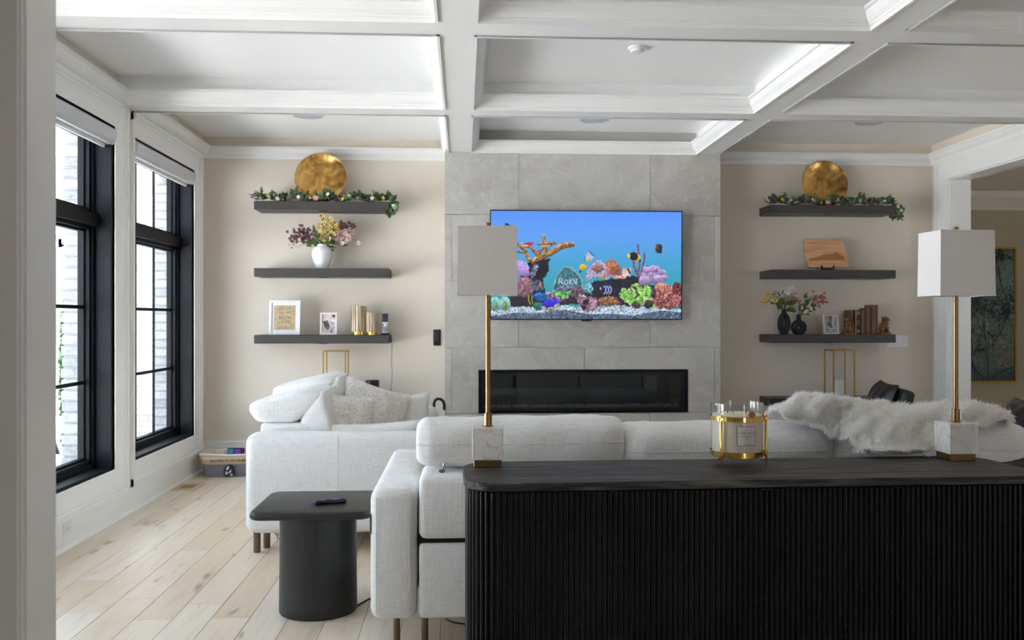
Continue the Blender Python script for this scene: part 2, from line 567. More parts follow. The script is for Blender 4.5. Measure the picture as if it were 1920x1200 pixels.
def window(idx, Y0, Y1, glassy=True):
    w = struct('window_%d' % idx, 'tall black framed window with transom and muntin bars')
    x0 = XL; x1 = -2.525
    m = MB()   # deep black reveal
    m.box(x1, x0-0.001, Y0, Y0+0.016, WZ0, WZ1).box(x1, x0-0.001, Y1-0.016, Y1, WZ0, WZ1)
    m.box(x1, x0-0.001, Y0, Y1, WZ0, WZ0+0.016).box(x1, x0-0.001, Y0, Y1, WZ1-0.016, WZ1)
    m.build('reveal', M_black_frame, w)
    ZT0, ZT1 = 2.03, 2.115
    fr = MB()
    def ring(m, a, b, c, d, t, xa, xb):
        m.box(xa, xb, a, a+t, c, d).box(xa, xb, b-t, b, c, d).box(xa, xb, a, b, c, c+t).box(xa, xb, a, b, d-t, d)
    ring(fr, Y0+0.016, Y1-0.016, WZ0+0.016, WZ1-0.016, 0.030, -2.60, -2.525)
    fr.box(-2.60, -2.50, Y0+0.016, Y1-0.016, ZT0, ZT1)
    fr.build('window_frame', M_black_frame, w)
    for (za, zb) in ((WZ0+0.046, ZT0), (ZT1, WZ1-0.046)):
        s = MB()
        ring(s, Y0+0.046, Y1-0.046, za, zb, 0.026, -2.605, -2.54)
        ring(s, Y0+0.072, Y1-0.072, za+0.026, zb-0.026, 0.016, -2.61, -2.57)
        sa = s.build('sash', M_black_frame, w)
        ya, yb = Y0+0.088, Y1-0.088; zc, zd = za+0.042, zb-0.042
        MB().box(-2.592, -2.588, ya, yb, zc, zd).build('pane', M_glass, sa)
        for t in (1/3, 2/3):
            yy = ya + (yb-ya)*t
            MB().box(-2.588, -2.572, yy-0.009, yy+0.009, zc, zd).build('muntin', M_black_frame, sa)
        if zb < 2.2:
            for t in (1/3, 2/3):
                zz = zc + (zd-zc)*t
                MB().box(-2.588, -2.570, ya, yb, zz-0.012, zz+0.012).build('muntin', M_black_frame, sa)
    return w
window(1, *W1); window(2, *W2); window(3, *W0)

def casing(m, Y0, Y1, wn, wf, z0=WZ0, z1=WZ1, wt=0.178, wb=0.185):
    """picture-frame casing round an opening in the left wall: flat board, outer back band, inner bead"""
    for (a, b, c, d) in ((Y0-wn, Y0, z0-wb, z1+wt), (Y1, Y1+wf, z0-wb, z1+wt), (Y0, Y1, z1, z1+wt), (Y0, Y1, z0-wb, z0)):
        m.box(XL, XL+0.018, a, b, c, d)
    t = 0.03
    for (a, b, c, d) in ((Y1+wf-t, Y1+wf, z0-wb, z1+wt), (Y0-wn, Y1+wf-t, z1+wt-t, z1+wt), (Y0-wn, Y1+wf-t, z0-wb, z0-wb+t)):
        m.box(XL, XL+0.036, a, b, c, d)
    for (a, b, c, d) in ((Y1+wf-t-0.022, Y1+wf-t, z0-wb+t, z1+wt-t), (Y0-wn, Y1+wf-t-0.022, z1+wt-t-0.022, z1+wt-t), (Y0-wn, Y1+wf-t-0.022, z0-wb+t, z0-wb+t+0.022)):
        m.box(XL, XL+0.026, a, b, c, d)
    for (a, b, c, d) in ((Y1, Y1+0.014, z0, z1), (Y0, Y1, z1, z1+0.014), (Y0, Y1, z0-0.014, z0)):
        m.box(XL, XL+0.023, a, b, c, d)
    return m
for i, (w, wn, wf) in enumerate(((W0, 0.2, 0.2), (W1, 0.2, 0.218), (W2, 0.035, 0.215))):
    t = casing(MB(), w[0], w[1], wn, wf).build('trim_%d' % (i+1), M_trim); t['kind'] = 'structure'
    t['label'] = 'white picture frame casing around tall window'
# ---- baseboards
b = MB().box(XL, XL+0.016, YP1, YB, 0.0, 0.172).box(XL, XL+0.016, W2[1]+0.215, YB, 0.172, 0.235).box(XL, XL+0.024, W2[1]+0.215, YB, 0.235, 0.252)
b.prism([(XL+0.016, 0.0), (XL+0.034, 0.0), (XL+0.030, 0.012), (XL+0.016, 0.020)], 'y', YP1, YB)
b = b.build('baseboard_left', M_trim); b['kind'] = 'structure'
b = MB()
for (a, c) in ((XL+0.016, -0.168), (2.354, XR)):
    b.box(a, c, YB-0.016, YB, 0, 0.235).box(a, c, YB-0.024, YB, 0.235, 0.252).prism([(YB-0.034, 0.0), (YB-0.016, 0.0), (YB-0.016, 0.02), (YB-0.03, 0.012)], 'x', a, c)
b = b.build('baseboard_back', M_trim); b['kind'] = 'structure'

# ---- right wall with a wide cased opening
OY0, OY1, OZ = 3.6, 8.02, 2.722
XR2 = 4.785
wr = MB().box(XR, XR2, OY1, YB+0.18, 0, ZC).box(XR, XR2, OY0, OY1, OZ, ZC).box(XR, XR2, YK, OY0, 0, ZC)
wr = wr.build('wall_right', M_wall); wr['kind'] = 'structure'
cw = 0.205
def frame_r(m, t, w0, w1):
    m.box(XR-t, XR, OY1+w0, OY1+w1, 0, OZ+w1).box(XR-t, XR, OY0-w0, OY1+w0, OZ+w0, OZ+w1).box(XR-t, XR, OY0-w1, OY0-w0, 0, OZ+w1)
cr = MB(); frame_r(cr, 0.018, 0, cw-0.03); frame_r(cr, 0.036, cw-0.03, cw); frame_r(cr, 0.026, cw-0.052, cw-0.03); frame_r(cr, 0.024, 0.004, 0.018)
cr.box(XR, XR2, OY1-0.012, OY1, 0, OZ).box(XR, XR2, OY0, OY1, OZ-0.012, OZ).box(XR, XR2, OY0, OY0+0.012, 0, OZ)
cr = cr.build('trim_4', M_trim); cr['kind'] = 'structure'; cr['label'] = 'white casing and jamb of the wide opening on the right'

# ---- the room beyond the opening
YN = 11.35
nb = MB().box(XR, 9.2, YN, YN+0.15, 0, ZC).box(XR, XR2, YB+0.18, YN, 0, ZC)
nb.box(9.05, 9.2, 3.4, YN, 0, ZC).box(XR2, 6.7, 3.3, 3.45, 0, ZC).box(7.7, 9.2, 3.3, 3.45, 0, ZC).box(6.7, 7.7, 3.3, 3.45, 0, 0.8).box(6.7, 7.7, 3.3, 3.45, 2.15, ZC)  # hole in the unseen near wall is added to light this room
nb = nb.build('wall_beyond', M_olive); nb['kind'] = 'structure'
nc = MB().box(XR, 9.2, 3.3, YN+0.15, ZC, ZC+0.12).build('ceiling_beyond', M_ceil); nc['kind'] = 'structure'
nt = MB().prism([(YN, 2.86), (YN-0.02, 2.86), (YN-0.025, 2.90), (YN-0.07, 2.98), (YN-0.10, 3.02), (YN-0.11, 3.08), (YN-0.11, ZC), (YN, ZC)], 'x', XR2, 9.05)
nt = nt.build('trim_5', M_trim); nt['kind'] = 'structure'

# ---- the partition the picture was taken through: jamb and casing at the left edge
pj = atY(50, 600, YP0).x
wp = MB().box(XL, pj-0.02, YP0+0.012, YP1-0.012, 0, ZC).box(pj-0.02, XR, YP0+0.012, YP1-0.012, 2.62, ZC)
wp = wp.build('wall_partition', M_wall); wp['kind'] = 'structure'
tp = MB().box(pj-0.02, pj, YP0, YP1, 0, 2.62).box(pj-0.02, XR, YP0, YP1, 2.60, 2.62)
for (y0, y1, s) in ((YP0-0.018, YP0+0.012, -1), (YP1-0.012, YP1+0.016, 1)):
    tp.box(pj-0.118, pj-0.012, y0, y1, 0, 2.72)
    tp.box(pj-0.012, XR, y0, y1, 2.612, 2.72)
tp.box(pj-0.02, pj-0.006, YP0-0.012, YP0+0.01, 0, 2.61)
tp.box(pj-0.14, pj-0.11, YP0-0.034, YP0+0.01, 0, 2.74)
tp = tp.build('trim_6', M_trim); tp['kind'] = 'structure'; tp['label'] = 'white door jamb and casing in the left foreground'

# ---- the room behind the camera (kitchen side), with an opening added to let daylight in
kb = MB()
kb.box(XL-0.2, XL, YK, YP1-0.1, 0, ZC)
kb.box(XL-0.2, 2.4, YK-0.15, YK, 0, ZC).box(3.3, XR2, YK-0.15, YK, 0, ZC).box(2.4, 3.3, YK-0.15, YK, 2.1, ZC)
kb = kb.build('wall_rear', M_wall); kb['kind'] = 'structure'
kc = MB().box(XL-0.2, XR2, YK-0.15, YP0, 2.80, 2.92).build('ceiling_rear', M_ceil); kc['kind'] = 'structure'
portal((2.85, YK-0.05, 1.05), (math.pi/2, 0, 0), 0.9, 2.1)
portal((7.2, 3.32, 1.475), (math.pi/2, 0, 0), 1.0, 1.35)
for w in (W0, W1, W2):
    portal((XO+0.01, (w[0]+w[1])/2, (WZ0+WZ1)/2), (0, -math.pi/2, 0), WZ1-WZ0, w[1]-w[0])

# ================================================================== OUTSIDE, seen through the windows
M_bounce = plain('pale_bounce_ground', rgb(208, 207, 206), 0.9, nscale=6, namt=0.05)
M_leaf_ext = plain('shrub_leaf', rgb(122, 160, 66), 0.6, nscale=14, namt=0.35)
M_leaf_dark = plain('cypress_leaf', rgb(58, 92, 52), 0.7, nscale=14, namt=0.3)
M_fascia = plain('grey_fascia', rgb(176, 176, 178), 0.6)
M_shingle = plain('grey_shingle', rgb(168, 170, 172), 0.9, nscale=20, namt=0.2)
M_stone = plain('pale_stone', rgb(206, 200, 192), 0.9, nscale=18, namt=0.15)
gr = MB().box(-45, XE+0.13, -30, 40, -0.6, -0.42).build('ground', M_bounce); gr['kind'] = 'structure'  # unseen ground, made pale and wide to bounce sunlight onto the ceiling
YW = 10.6
dark_strip = MB().box(-4.4, XE-0.001, -5, 10.55, -0.42, -0.40).build('added_dark_strip', plain('dark_strip_ground', rgb(96, 84, 76), 0.95, nscale=25, namt=0.3)); dark_strip['kind'] = 'structure'  # dark ground strip added to cut light bounced up to the ceiling
wing = MB().box(-7.6, XL-0.21, YW+0.012, YW+0.3, -0.5, 3.05)
wing = wing.build('wall_wing', M_mortar); wing['kind'] = 'structure'; wing['label'] = 'white brick wing of the house outside the windows'
GX0, GX1, GZ0, GZ1 = -6.1, -4.68, 0.74, 2.34      # window in the wing
rest = MB(); made = 0
bm0 = MB().rbox(-0.096, 0.096, 0, 0.03, 0, 0.0585, 0.004, 1).mesh('brick')
bm0.materials.append(M_brick_wall)
bh = MB().rbox(-0.045, 0.045, 0, 0.03, 0, 0.0585, 0.004, 1)
row = 0; z = -0.42
while z < 2.98:
    x = -2.72 - (0.1 if row % 2 else 0.0)
    while x > -7.5:
        inside = GX0-0.1 < x < GX1+0.1 and GZ0-0.06 < z < GZ1+0.02
        if not inside:
            vis = (-4.15 < x < -3.35 and z > 0.1) or (-5.0 < x < -4.5 and z > 0.1)
            dy = rb.random()*0.004
            if vis and made < 298:
                o = bpy.data.objects.new('brick', bm0); C.objects.link(o); o.parent = wing
                o.location = (x, YW-0.018+dy, z); made += 1
            else:
                rest.box(x-0.096, x+0.096, YW-0.018+dy, YW+0.012, z, z+0.0585)
        x -= 0.202
    z += 0.0685; row += 1
rest.build('brick', M_brick_wall, wing, fix=False, kind='stuff')
# eave: soffit, fascia, gutter, sloping shingle roof
ev = MB().box(-7.9, -2.66, YW-0.42, YW+0.3, 3.03, 3.07).box(-7.9, -2.66, YW-0.44, YW-0.41, 3.03, 3.22).box(-7.9, -2.66, YW-0.54, YW-0.44, 3.11, 3.22)
ev.box(-7.9, -2.66, YW-0.03, YW-0.018, 2.88, 3.03)
ev = ev.build('trim_7', M_fascia); ev['kind'] = 'structure'
rf_ = struct('roof_wing')
for k in range(14):
    y0 = YW-0.52 + k*0.17; zz = 3.22 + k*0.10
    MB().prism([(y0, zz), (y0+0.20, zz+0.118), (y0+0.20, zz+0.128), (y0, zz+0.022)], 'x', -7.9, -2.66).build('shingle_course', M_shingle, rf_)
# window in the wing wall
ww = struct('window_4', 'window in the white brick wing across the garden')
m = MB(); t = 0.07
m.box(GX0, GX0+t, YW-0.05, YW+0.01, GZ0, GZ1).box(GX1-t, GX1, YW-0.05, YW+0.01, GZ0, GZ1).box(GX0, GX1, YW-0.05, YW+0.01, GZ1-0.10, GZ1).box(GX0-0.05, GX1+0.05, YW-0.09, YW+0.01, GZ0-0.08, GZ0)
m.box((GX0+GX1)/2-0.03, (GX0+GX1)/2+0.03, YW-0.05, YW+0.01, GZ0, GZ1)
m.build('window_frame', M_fascia, ww)
MB().box(GX0+t, GX1-t, YW-0.02, YW-0.015, GZ0, GZ1-0.1).build('pane', plain('dark_pane', rgb(120, 132, 136), 0.08), ww)

def bush(name, label, loc, rx, ry, rz, n, leaf, mat, seed):
    """a clipped shrub: many small leaves on an ellipsoid volume"""
    r = random.Random(seed); t = thing(name, label, 'shrub', loc)
    m = MB()
    for i in range(n):
        a = r.random()*2*math.pi; u = r.uniform(-0.9, 1); q = math.sqrt(1-u*u); s = r.uniform(0.72, 1.0)
        p = Vector((rx*q*math.cos(a)*s, ry*q*math.sin(a)*s, rz*(u*s+1)))
        M = Matrix.Translation(p) @ Euler((r.uniform(0, 3), r.uniform(0, 3), r.uniform(0, 6))).to_matrix().to_4x4()
        l = leaf*r.uniform(0.7, 1.3)
        m.add([(-l*0.4, 0, 0), (0, -l, 0.1*l), (l*0.4, 0, 0), (0, l, 0.1*l)], [(0, 1, 2), (0, 2, 3)], M)
    m.build('foliage', mat, t, fix=False, kind='stuff')
    c = MB()
    for i in range(5):
        a = i*1.26
        c.tube([(0, 0, -0.02), (rx*0.3*math.cos(a), ry*0.3*math.sin(a), rz*0.8), (rx*0.7*math.cos(a), ry*0.7*math.sin(a), rz*1.3)], [0.02, 0.014, 0.006], 5)
    c.build('stem', plain('shrub_stem', rgb(84, 70, 54), 0.9), t)
    return t
for k, (x, y, s) in enumerate(((-3.27, 9.25, 1.08),)):
    bush('boxwood_shrub', 'bright green boxwood shrub low in the second window', (x, y, -0.42), 0.30*s, 0.3*s, 0.285*s, 1500, 0.030, M_leaf_ext, 20+k)
for k, (x, y, h) in enumerate(((-3.15, 7.15, 0.29), (-3.50, 7.50, 0.30))):
    bush('garden_shrub', ['small green shrub at the bottom of the first window, right beside the brick', 'small green shrub at the bottom left of the first window'][k], (x, y, -0.42), 0.19, 0.19, h, 1100, 0.026, M_leaf_ext, 40+k)
bush('cypress_tree', 'slim dark green cypress outside beside the wing window', (-4.19, 9.6, -0.42), 0.11, 0.11, 1.2, 2200, 0.035, M_leaf_dark, 55)
# stone garden bench seen at the left edge of the first window
gb = thing('garden_bench', 'pale stone garden bench on dark trestle legs outside the first window', 'bench', (-4.25, 8.95, -0.42))
MB().rbox(-0.95, 0.40, -0.20, 0.20, 0.70, 0.83, 0.02).build('seat', M_stone, gb)
for sx in (-0.75, 0.26):
    l = MB()
    for s in (-1, 1):
        l.tube([(sx-0.10*s, 0.0, 0.0), (sx+0.12*s, 0.0, 0.70)], 0.022, 6)
    l.build('leg', M_blackm, gb)
pb = thing('stone_planter', 'low pale stone planter block on the ground outside the first window', 'planter', (-3.85, 8.05, -0.42))
MB().rbox(-0.5, 0.4, -0.15, 0.15, 0.0, 0.50, 0.02).build('block', M_stone, pb)
MB().rbox(-0.53, 0.43, -0.18, 0.18, 0.50, 0.58, 0.02).build('coping', M_stone, pb)

# ================================================================== TELEVISION
def fractal(ny, nx, cell, seed, octv=3):
    rg = np.random.default_rng(seed); out = np.zeros((ny, nx)); amp = 1.0; tot = 0
    for k in range(octv):
        c = max(cell/(2**k), 1.0)
        gy, gx = int(ny/c)+2, int(nx/c)+2
        g_ = rg.random((gy, gx))
        yy = np.arange(ny)/c; xx = np.arange(nx)/c
        y0 = yy.astype(int); x0 = xx.astype(int); fy = (yy-y0)[:, None]; fx = (xx-x0)[None, :]
        fy = fy*fy*(3-2*fy); fx = fx*fx*(3-2*fx)
        v = (g_[y0][:, x0]*(1-fy)*(1-fx) + g_[y0+1][:, x0]*fy*(1-fx) + g_[y0][:, x0+1]*(1-fy)*fx + g_[y0+1][:, x0+1]*fy*fx)
        out += v*amp; tot += amp; amp *= 0.55
    return out/tot
class Canvas:
    """paints coloured shapes on an array; coordinates run x0..x1 to the right and y0..y1 downwards"""
    def __init__(self, x0, x1, y0, y1, nx, ny, seed=1):
        self.nx, self.ny = nx, ny
        self.X, self.Y = np.meshgrid(np.linspace(x0, x1, nx+1), np.linspace(y1, y0, ny+1))
        self.img = np.zeros((ny+1, nx+1, 3)); self.seed = seed
        self.f1 = fractal(ny+1, nx+1, 14, seed); self.f2 = fractal(ny+1, nx+1, 4, seed+1, 2); self.f3 = fractal(ny+1, nx+1, 2.0, seed+2, 1)
        self.jx = (fractal(ny+1, nx+1, 7, seed+3)-0.5); self.jy = (fractal(ny+1, nx+1, 7, seed+4)-0.5)
    def put(self, mask, c, tex=0.0, fine=0.0, light=None):
        col = np.array(c, float)[None, None, :]*np.ones_like(self.img)
        mod = 1 + tex*(self.f2-0.5)*2 + fine*(self.f3-0.5)*2
        if light is not None: mod = mod*light
        col = col*mod[..., None]
        m = np.clip(mask, 0, 1)[..., None]
        self.img = self.img*(1-m) + col*m
    def ell(self, cx, cy, rx, ry, c, rot=0.0, tex=0.0, fine=0.0, wob=0.0, shade=0.35, soft=0.5):
        X = self.X-cx+self.jx*wob; Y = self.Y-cy+self.jy*wob
        a, b = math.cos(rot), math.sin(rot)
        u = (X*a+Y*b)/rx; v = (-X*b+Y*a)/ry
        d = np.sqrt(u*u+v*v)
        self.put((1-d)*min(rx, ry)/soft, c, tex, fine, 1 - shade*(v*0.6+0.2))
    def poly(self, pts, c, tex=0.0, fine=0.0, wob=0.0, shade=0.0):
        X = self.X+self.jx*wob; Y = self.Y+self.jy*wob
        ins = np.zeros(X.shape, bool); n = len(pts)
        for i in range(n):
            (xa, ya), (xb, yb) = pts[i], pts[(i+1) % n]
            if ya == yb: continue
            cond = ((ya > Y) != (yb > Y)) & (X < (xb-xa)*(Y-ya)/(yb-ya)+xa)
            ins ^= cond
        ys = [p[1] for p in pts]
        lt = 1 - shade*((self.Y-min(ys))/(max(ys)-min(ys)+1e-6)-0.4)
        self.put(ins.astype(float), c, tex, fine, lt)
    def line(self, pts, w, c, tex=0.0, fine=0.0, wob=0.0, shade=0.0):
        X = self.X+self.jx*wob; Y = self.Y+self.jy*wob
        D = np.full(X.shape, 1e9); S = np.zeros(X.shape)
        for (a, b) in zip(pts[:-1], pts[1:]):
            dx, dy = b[0]-a[0], b[1]-a[1]; L = dx*dx+dy*dy+1e-9
            t = np.clip(((X-a[0])*dx+(Y-a[1])*dy)/L, 0, 1)
            ex = X-(a[0]+t*dx); ey = Y-(a[1]+t*dy); d = np.hypot(ex, ey)
            S = np.where(d < D, ey, S); D = np.minimum(D, d)
        self.put((w/2-D)/0.5+0.5, c, tex, fine, 1-shade*S/(w/2+1e-6))

def aquarium():
    x0, x1, y0, y1 = 920.5, 1277.0, 396.0, 598.0
    nx, ny = 500, 283
    c = Canvas(x0, x1, y0, y1, nx, ny, 5)
    Y = c.Y; t = np.clip((Y-396)/165, 0, 1)
    stops = [(0, (90, 152, 255)), (0.25, (98, 162, 250)), (0.5, (80, 166, 222)), (0.8, (58, 164, 188)), (1, (48, 160, 166))]
    for k in range(3):
        c.img[..., k] = np.interp(t, [s[0] for s in stops], [s[1][k] for s in stops])
    rg = np.random.default_rng(4)
    for i in range(90):
        yy = rg.uniform(398, 505); xx = 1112 + 8*math.sin(yy*0.05)+rg.normal(0, 3+0.02*(yy-398))
        c.ell(xx, yy, 0.7, 0.7, (140, 205, 235), shade=0, soft=1.2)
    # sand
    sand = 573 + 4*np.sin(c.X*0.035+1) + 3*np.sin(c.X*0.011) + 3*c.jx
    c.put((Y > sand).astype(float), (172, 192, 214), 0.25, 0.55)
    low = 587 + 3.5*np.sin(c.X*0.028+0.6) + 2*np.sin(c.X*0.07)
    c.put((Y > low).astype(float), (84, 98, 120), 0.35, 0.7)
    # dark rockwork behind everything low down
    c.poly([(958, 574), (962, 552), (1000, 545), (1040, 552), (1080, 548), (1110, 540), (1150, 530), (1200, 528), (1240, 540), (1277, 545), (1277, 578), (1200, 574), (1120, 572), (1050, 572)], (44, 40, 52), 0.6, 0.6, 12)
    # left reef
    c.poly([(966, 575), (960, 545), (975, 520), (990, 492), (1003, 484), (1030, 486), (1028, 505), (1018, 520), (1020, 545), (1034, 560), (1060, 572)], (36, 34, 44), 0.6, 0.6, 8)
    c.ell(975, 503, 16, 15, (186, 162, 226), tex=0.2, fine=0.2, wob=6); c.ell(984, 511, 9, 9, (172, 146, 216), tex=0.2, wob=5)
    c.ell(978, 540, 21, 20, (150, 110, 128), tex=0.6, fine=0.2, wob=8); c.ell(985, 528, 13, 9, (166, 122, 138), tex=0.6, wob=6)
    c.ell(966, 565, 24, 11, (48, 36, 50), tex=0.5, wob=6)
    br = (156, 112, 66)
    for p, w in (([(972, 459), (984, 470), (990, 486), (1004, 490)], 7), ([(978, 459), (994, 464), (1004, 474), (1008, 488)], 6), ([(1000, 490), (1012, 482), (1030, 476), (1044, 466), (1058, 461), (1070, 458)], 10),
                 ([(1008, 484), (1010, 472), (1020, 462), (1032, 458), (1040, 454)], 6), ([(1020, 476), (1026, 462), (1018, 452)], 7), ([(1018, 456), (1018, 444)], 7), ([(1008, 458), (1028, 456)], 5), ([(966, 472), (980, 474)], 4), ([(1040, 470), (1056, 458)], 9)):
        c.line(p, w, br, 0.5, 0.4, 4, 0.45)
    c.line([(978, 461), (990, 460)], 2.5, (228, 214, 196), 0.2); c.line([(1016, 462), (1030, 460)], 2.5, (206, 186, 150), 0.2)
    c.ell(1012, 505, 15, 17, (26, 24, 34), tex=0.7, fine=0.5, wob=9); c.ell(1000, 510, 5, 16, (120, 124, 150), rot=0.4, tex=0.6, fine=0.5, wob=8)
    c.ell(1008, 536, 14, 10, (92, 92, 118), tex=0.6, fine=0.6, wob=9); c.ell(1012, 534, 2.2, 6, (205, 140, 70), rot=0.1)
    c.ell(1040, 556, 26, 10, (140, 124, 150), tex=0.6, fine=0.6, wob=8)
    # clams and soft corals along the bottom left
    for cx, cc in ((928, (120, 196, 206)), (946, (148, 196, 190))):
        c.ell(cx, 570, 11, 14, cc, tex=0.3, wob=4); c.ell(cx+1, 573, 5, 9, (120, 160, 96), tex=0.4, wob=4)
    c.ell(995, 562, 5, 11, (26, 28, 26), rot=0.2); c.line([(991, 554), (990, 562), (994, 571)], 1.6, (196, 196, 70)); c.line([(997, 553), (996, 562), (999, 571)], 1.2, (196, 196, 70))
    c.ell(1012, 556, 14, 8, (36, 106, 190), tex=0.6, fine=0.3, wob=7); c.ell(1008, 574, 9, 9, (46, 120, 104), tex=0.6, wob=7)
    c.ell(1032, 573, 16, 11, (196, 188, 176), tex=0.5, fine=0.3, wob=7); c.ell(1029, 569, 14, 8, (58, 50, 214), tex=0.5, wob=9); c.ell(1040, 565, 7, 5, (70, 60, 226), tex=0.4, wob=6)
    c.poly([(1036, 549), (1046, 545), (1060, 549), (1078, 541), (1072, 550), (1058, 557), (1046, 556)], (84, 186, 56), 0.6, 0.3, 5)
    # engraved rock
    rock = [(1038, 540), (1040, 526), (1046, 514), (1054, 506), (1058, 501), (1070, 502), (1080, 512), (1088, 524), (1091, 537), (1084, 545), (1060, 547), (1042, 547)]
    c.poly([(x_ + (x_-1064)*0.05, y_ + (y_-525)*0.05) for x_, y_ in rock], (178, 186, 210), 0.4, 0.4, 3)
    c.poly(rock, (62, 112, 122), 0.4, 0.35, 3, 0.2); c.ell(1064, 541, 22, 6, (104, 116, 136), tex=0.5, fine=0.4, wob=6)
    c.line([(1060, 512), (1059, 520)], 2, (96, 150, 166))
    wht = (178, 204, 218)
    for st in ([(1047, 533), (1047, 522), (1052, 522), (1054, 525), (1052, 528), (1047, 528)], [(1050, 528), (1055, 533)],
               [(1059, 525), (1062.5, 525.5), (1063.5, 529), (1061.5, 533), (1058.5, 533), (1057, 529), (1059, 525)],
               [(1067, 522.5), (1067, 533)], [(1072.5, 523), (1067, 528.5), (1073, 533)], [(1075, 523), (1075, 530), (1079, 530.5)], [(1079.5, 522.5), (1079.5, 533)]):
        c.line(st, 1.9, wht, 0.1)
    # barnacles, blue coral
    c.ell(1108, 540, 16, 12, (120, 184, 202), tex=0.5, fine=0.4, wob=8); c.ell(1082, 550, 14, 11, (104, 78, 92), tex=0.7, fine=0.5, wob=8)
    c.ell(1090, 562, 10, 10, (160, 136, 152), tex=0.6, fine=0.4, wob=8); c.ell(1104, 570, 17, 14, (150, 116, 136), tex=0.7, fine=0.5, wob=9)
    c.ell(1098, 566, 6, 5, (34, 22, 32), wob=5); c.ell(1112, 574, 5, 5, (190, 160, 178), tex=0.5, wob=4); c.ell(1094, 577, 4, 5, (44, 30, 42), wob=4)
    # central shells
    c.poly([(1106, 530), (1140, 522), (1190, 516), (1212, 530), (1214, 556), (1190, 566), (1150, 560), (1112, 556)], (34, 34, 48), 0.6, 0.6, 9)
    c.poly([(1096, 526), (1100, 508), (1108, 494), (1122, 488), (1136, 496), (1140, 514), (1120, 514), (1104, 524)], (176, 162, 192), 0.4, 0.3, 5)
    c.ell(1120, 504, 12, 8, (154, 110, 112), tex=0.4, wob=6)
    c.poly([(1104, 524), (1112, 512), (1136, 508), (1150, 512), (1138, 524), (1120, 518)], (168, 158, 190), 0.4, 0.3, 5); c.ell(1129, 519, 6, 5, (206, 152, 84), tex=0.3, wob=3)
    c.poly([(1136, 512), (1134, 494), (1138, 486), (1150, 487), (1160, 496), (1146, 506)], (190, 122, 96), 0.2, 0.2, 3)
    c.poly([(1138, 512), (1146, 502), (1158, 495), (1164, 504), (1166, 516), (1150, 516)], (150, 92, 78), 0.3, 0.2, 3)
    c.poly([(1136, 512), (1150, 517), (1166, 516), (1166, 502), (1183, 501), (1182, 514), (1170, 522), (1154, 522)], (206, 182, 180), 0.3, 0.3, 4); c.line([(1140, 514), (1156, 521), (1170, 522)], 2, (196, 120, 92))
    c.line([(1176, 503), (1180, 512)], 3, (24, 26, 40)); 
    # navy striped fish
    c.ell(1137, 543, 13, 10, (22, 44, 104), tex=0.2)
    for k in (0, 5, 10):
        c.line([(1131+k, 536), (1135+k, 540), (1135+k, 546), (1131+k, 551)], 1.5, (205, 216, 240))
    c.ell(1125, 541, 2, 3, (220, 190, 90))
    # honeycomb coral
    c.ell(1140, 565, 22, 10, (150, 110, 76), tex=0.5, fine=0.4, wob=7)
    for i in range(40):
        c.ell(rg.uniform(1121, 1160), rg.uniform(557, 573), 1.6, 1.1, (92, 58, 42), shade=0)
    # green ridged coral
    c.poly([(1160, 552), (1166, 537), (1178, 543), (1182, 533), (1194, 531), (1206, 540), (1212, 533), (1224, 546), (1236, 566), (1238, 577), (1224, 579), (1206, 572), (1190, 578), (1178, 570), (1166, 562)], (150, 190, 110), 0.5, 0.5, 6)
    for p in ([(1164, 548), (1178, 560), (1190, 568), (1200, 560)], [(1184, 536), (1196, 550), (1204, 562)], [(1208, 538), (1222, 556), (1234, 574)]):
        c.line(p, 4, (92, 196, 60), 0.5, 0.3, 5)
    c.line([(1188, 540), (1196, 552), (1190, 558)], 4, (58, 46, 54), 0.4, 0.2, 4); c.ell(1216, 570, 10, 8, (66, 58, 62), tex=0.6, fine=0.5, wob=7); c.ell(1192, 572, 9, 6, (74, 66, 66), tex=0.6, wob=6)
    # sea whip
    for p in ([(1194, 520), (1198, 495), (1196, 470), (1195, 459)], [(1199, 520), (1204, 498), (1208, 484), (1207, 474)], [(1196, 512), (1188, 500), (1186, 486)], [(1202, 512), (1213, 498)], [(1195, 516), (1190, 508)]):
        c.line(p, 3.2, (122, 66, 112), 0.3, 0.3, 2)
    # lavender coral, anemone
    for (a, b, r1, r2) in ((1218, 516, 18, 14), (1208, 526, 12, 10), (1226, 504, 12, 7), (1240, 510, 9, 6), (1246, 520, 8, 5), (1212, 506, 9, 7), (1232, 524, 12, 9)):
        c.ell(a, b, r1, r2, (182, 156, 204), tex=0.22, fine=0.15, wob=5, shade=0.55)
    c.ell(1250, 556, 30, 24, (160, 94, 92), tex=0.8, fine=0.7, wob=12); c.ell(1240, 538, 14, 9, (206, 136, 118), tex=0.5, fine=0.5, wob=9); c.ell(1270, 540, 10, 12, (112, 50, 54), tex=0.8, fine=0.6, wob=10)
    c.ell(1226, 548, 5, 12, (80, 58, 100), tex=0.6, wob=6)
    for i in range(120):
        c.ell(rg.uniform(1228, 1276), rg.uniform(540, 577), 1.0, 1.0, (222, 168, 168) if i % 2 else (74, 34, 44), shade=0)
    # fish
    c.ell(1190, 482, 10, 8, (230, 206, 34), rot=0.35); c.ell(1187, 480, 9, 8, (18, 26, 40), rot=0.3, shade=0); c.poly([(1174, 474), (1181, 477), (1180, 483), (1176, 482)], (226, 208, 40)); c.ell(1199, 488, 2, 3, (20, 20, 20))
    c.ell(1233.5, 465, 6.5, 9, (70, 58, 48), tex=0.4); c.poly([(1236, 456), (1241, 460), (1240, 474), (1234, 474)], (34, 34, 40)); c.ell(1228, 463, 2, 3, (196, 152, 60))
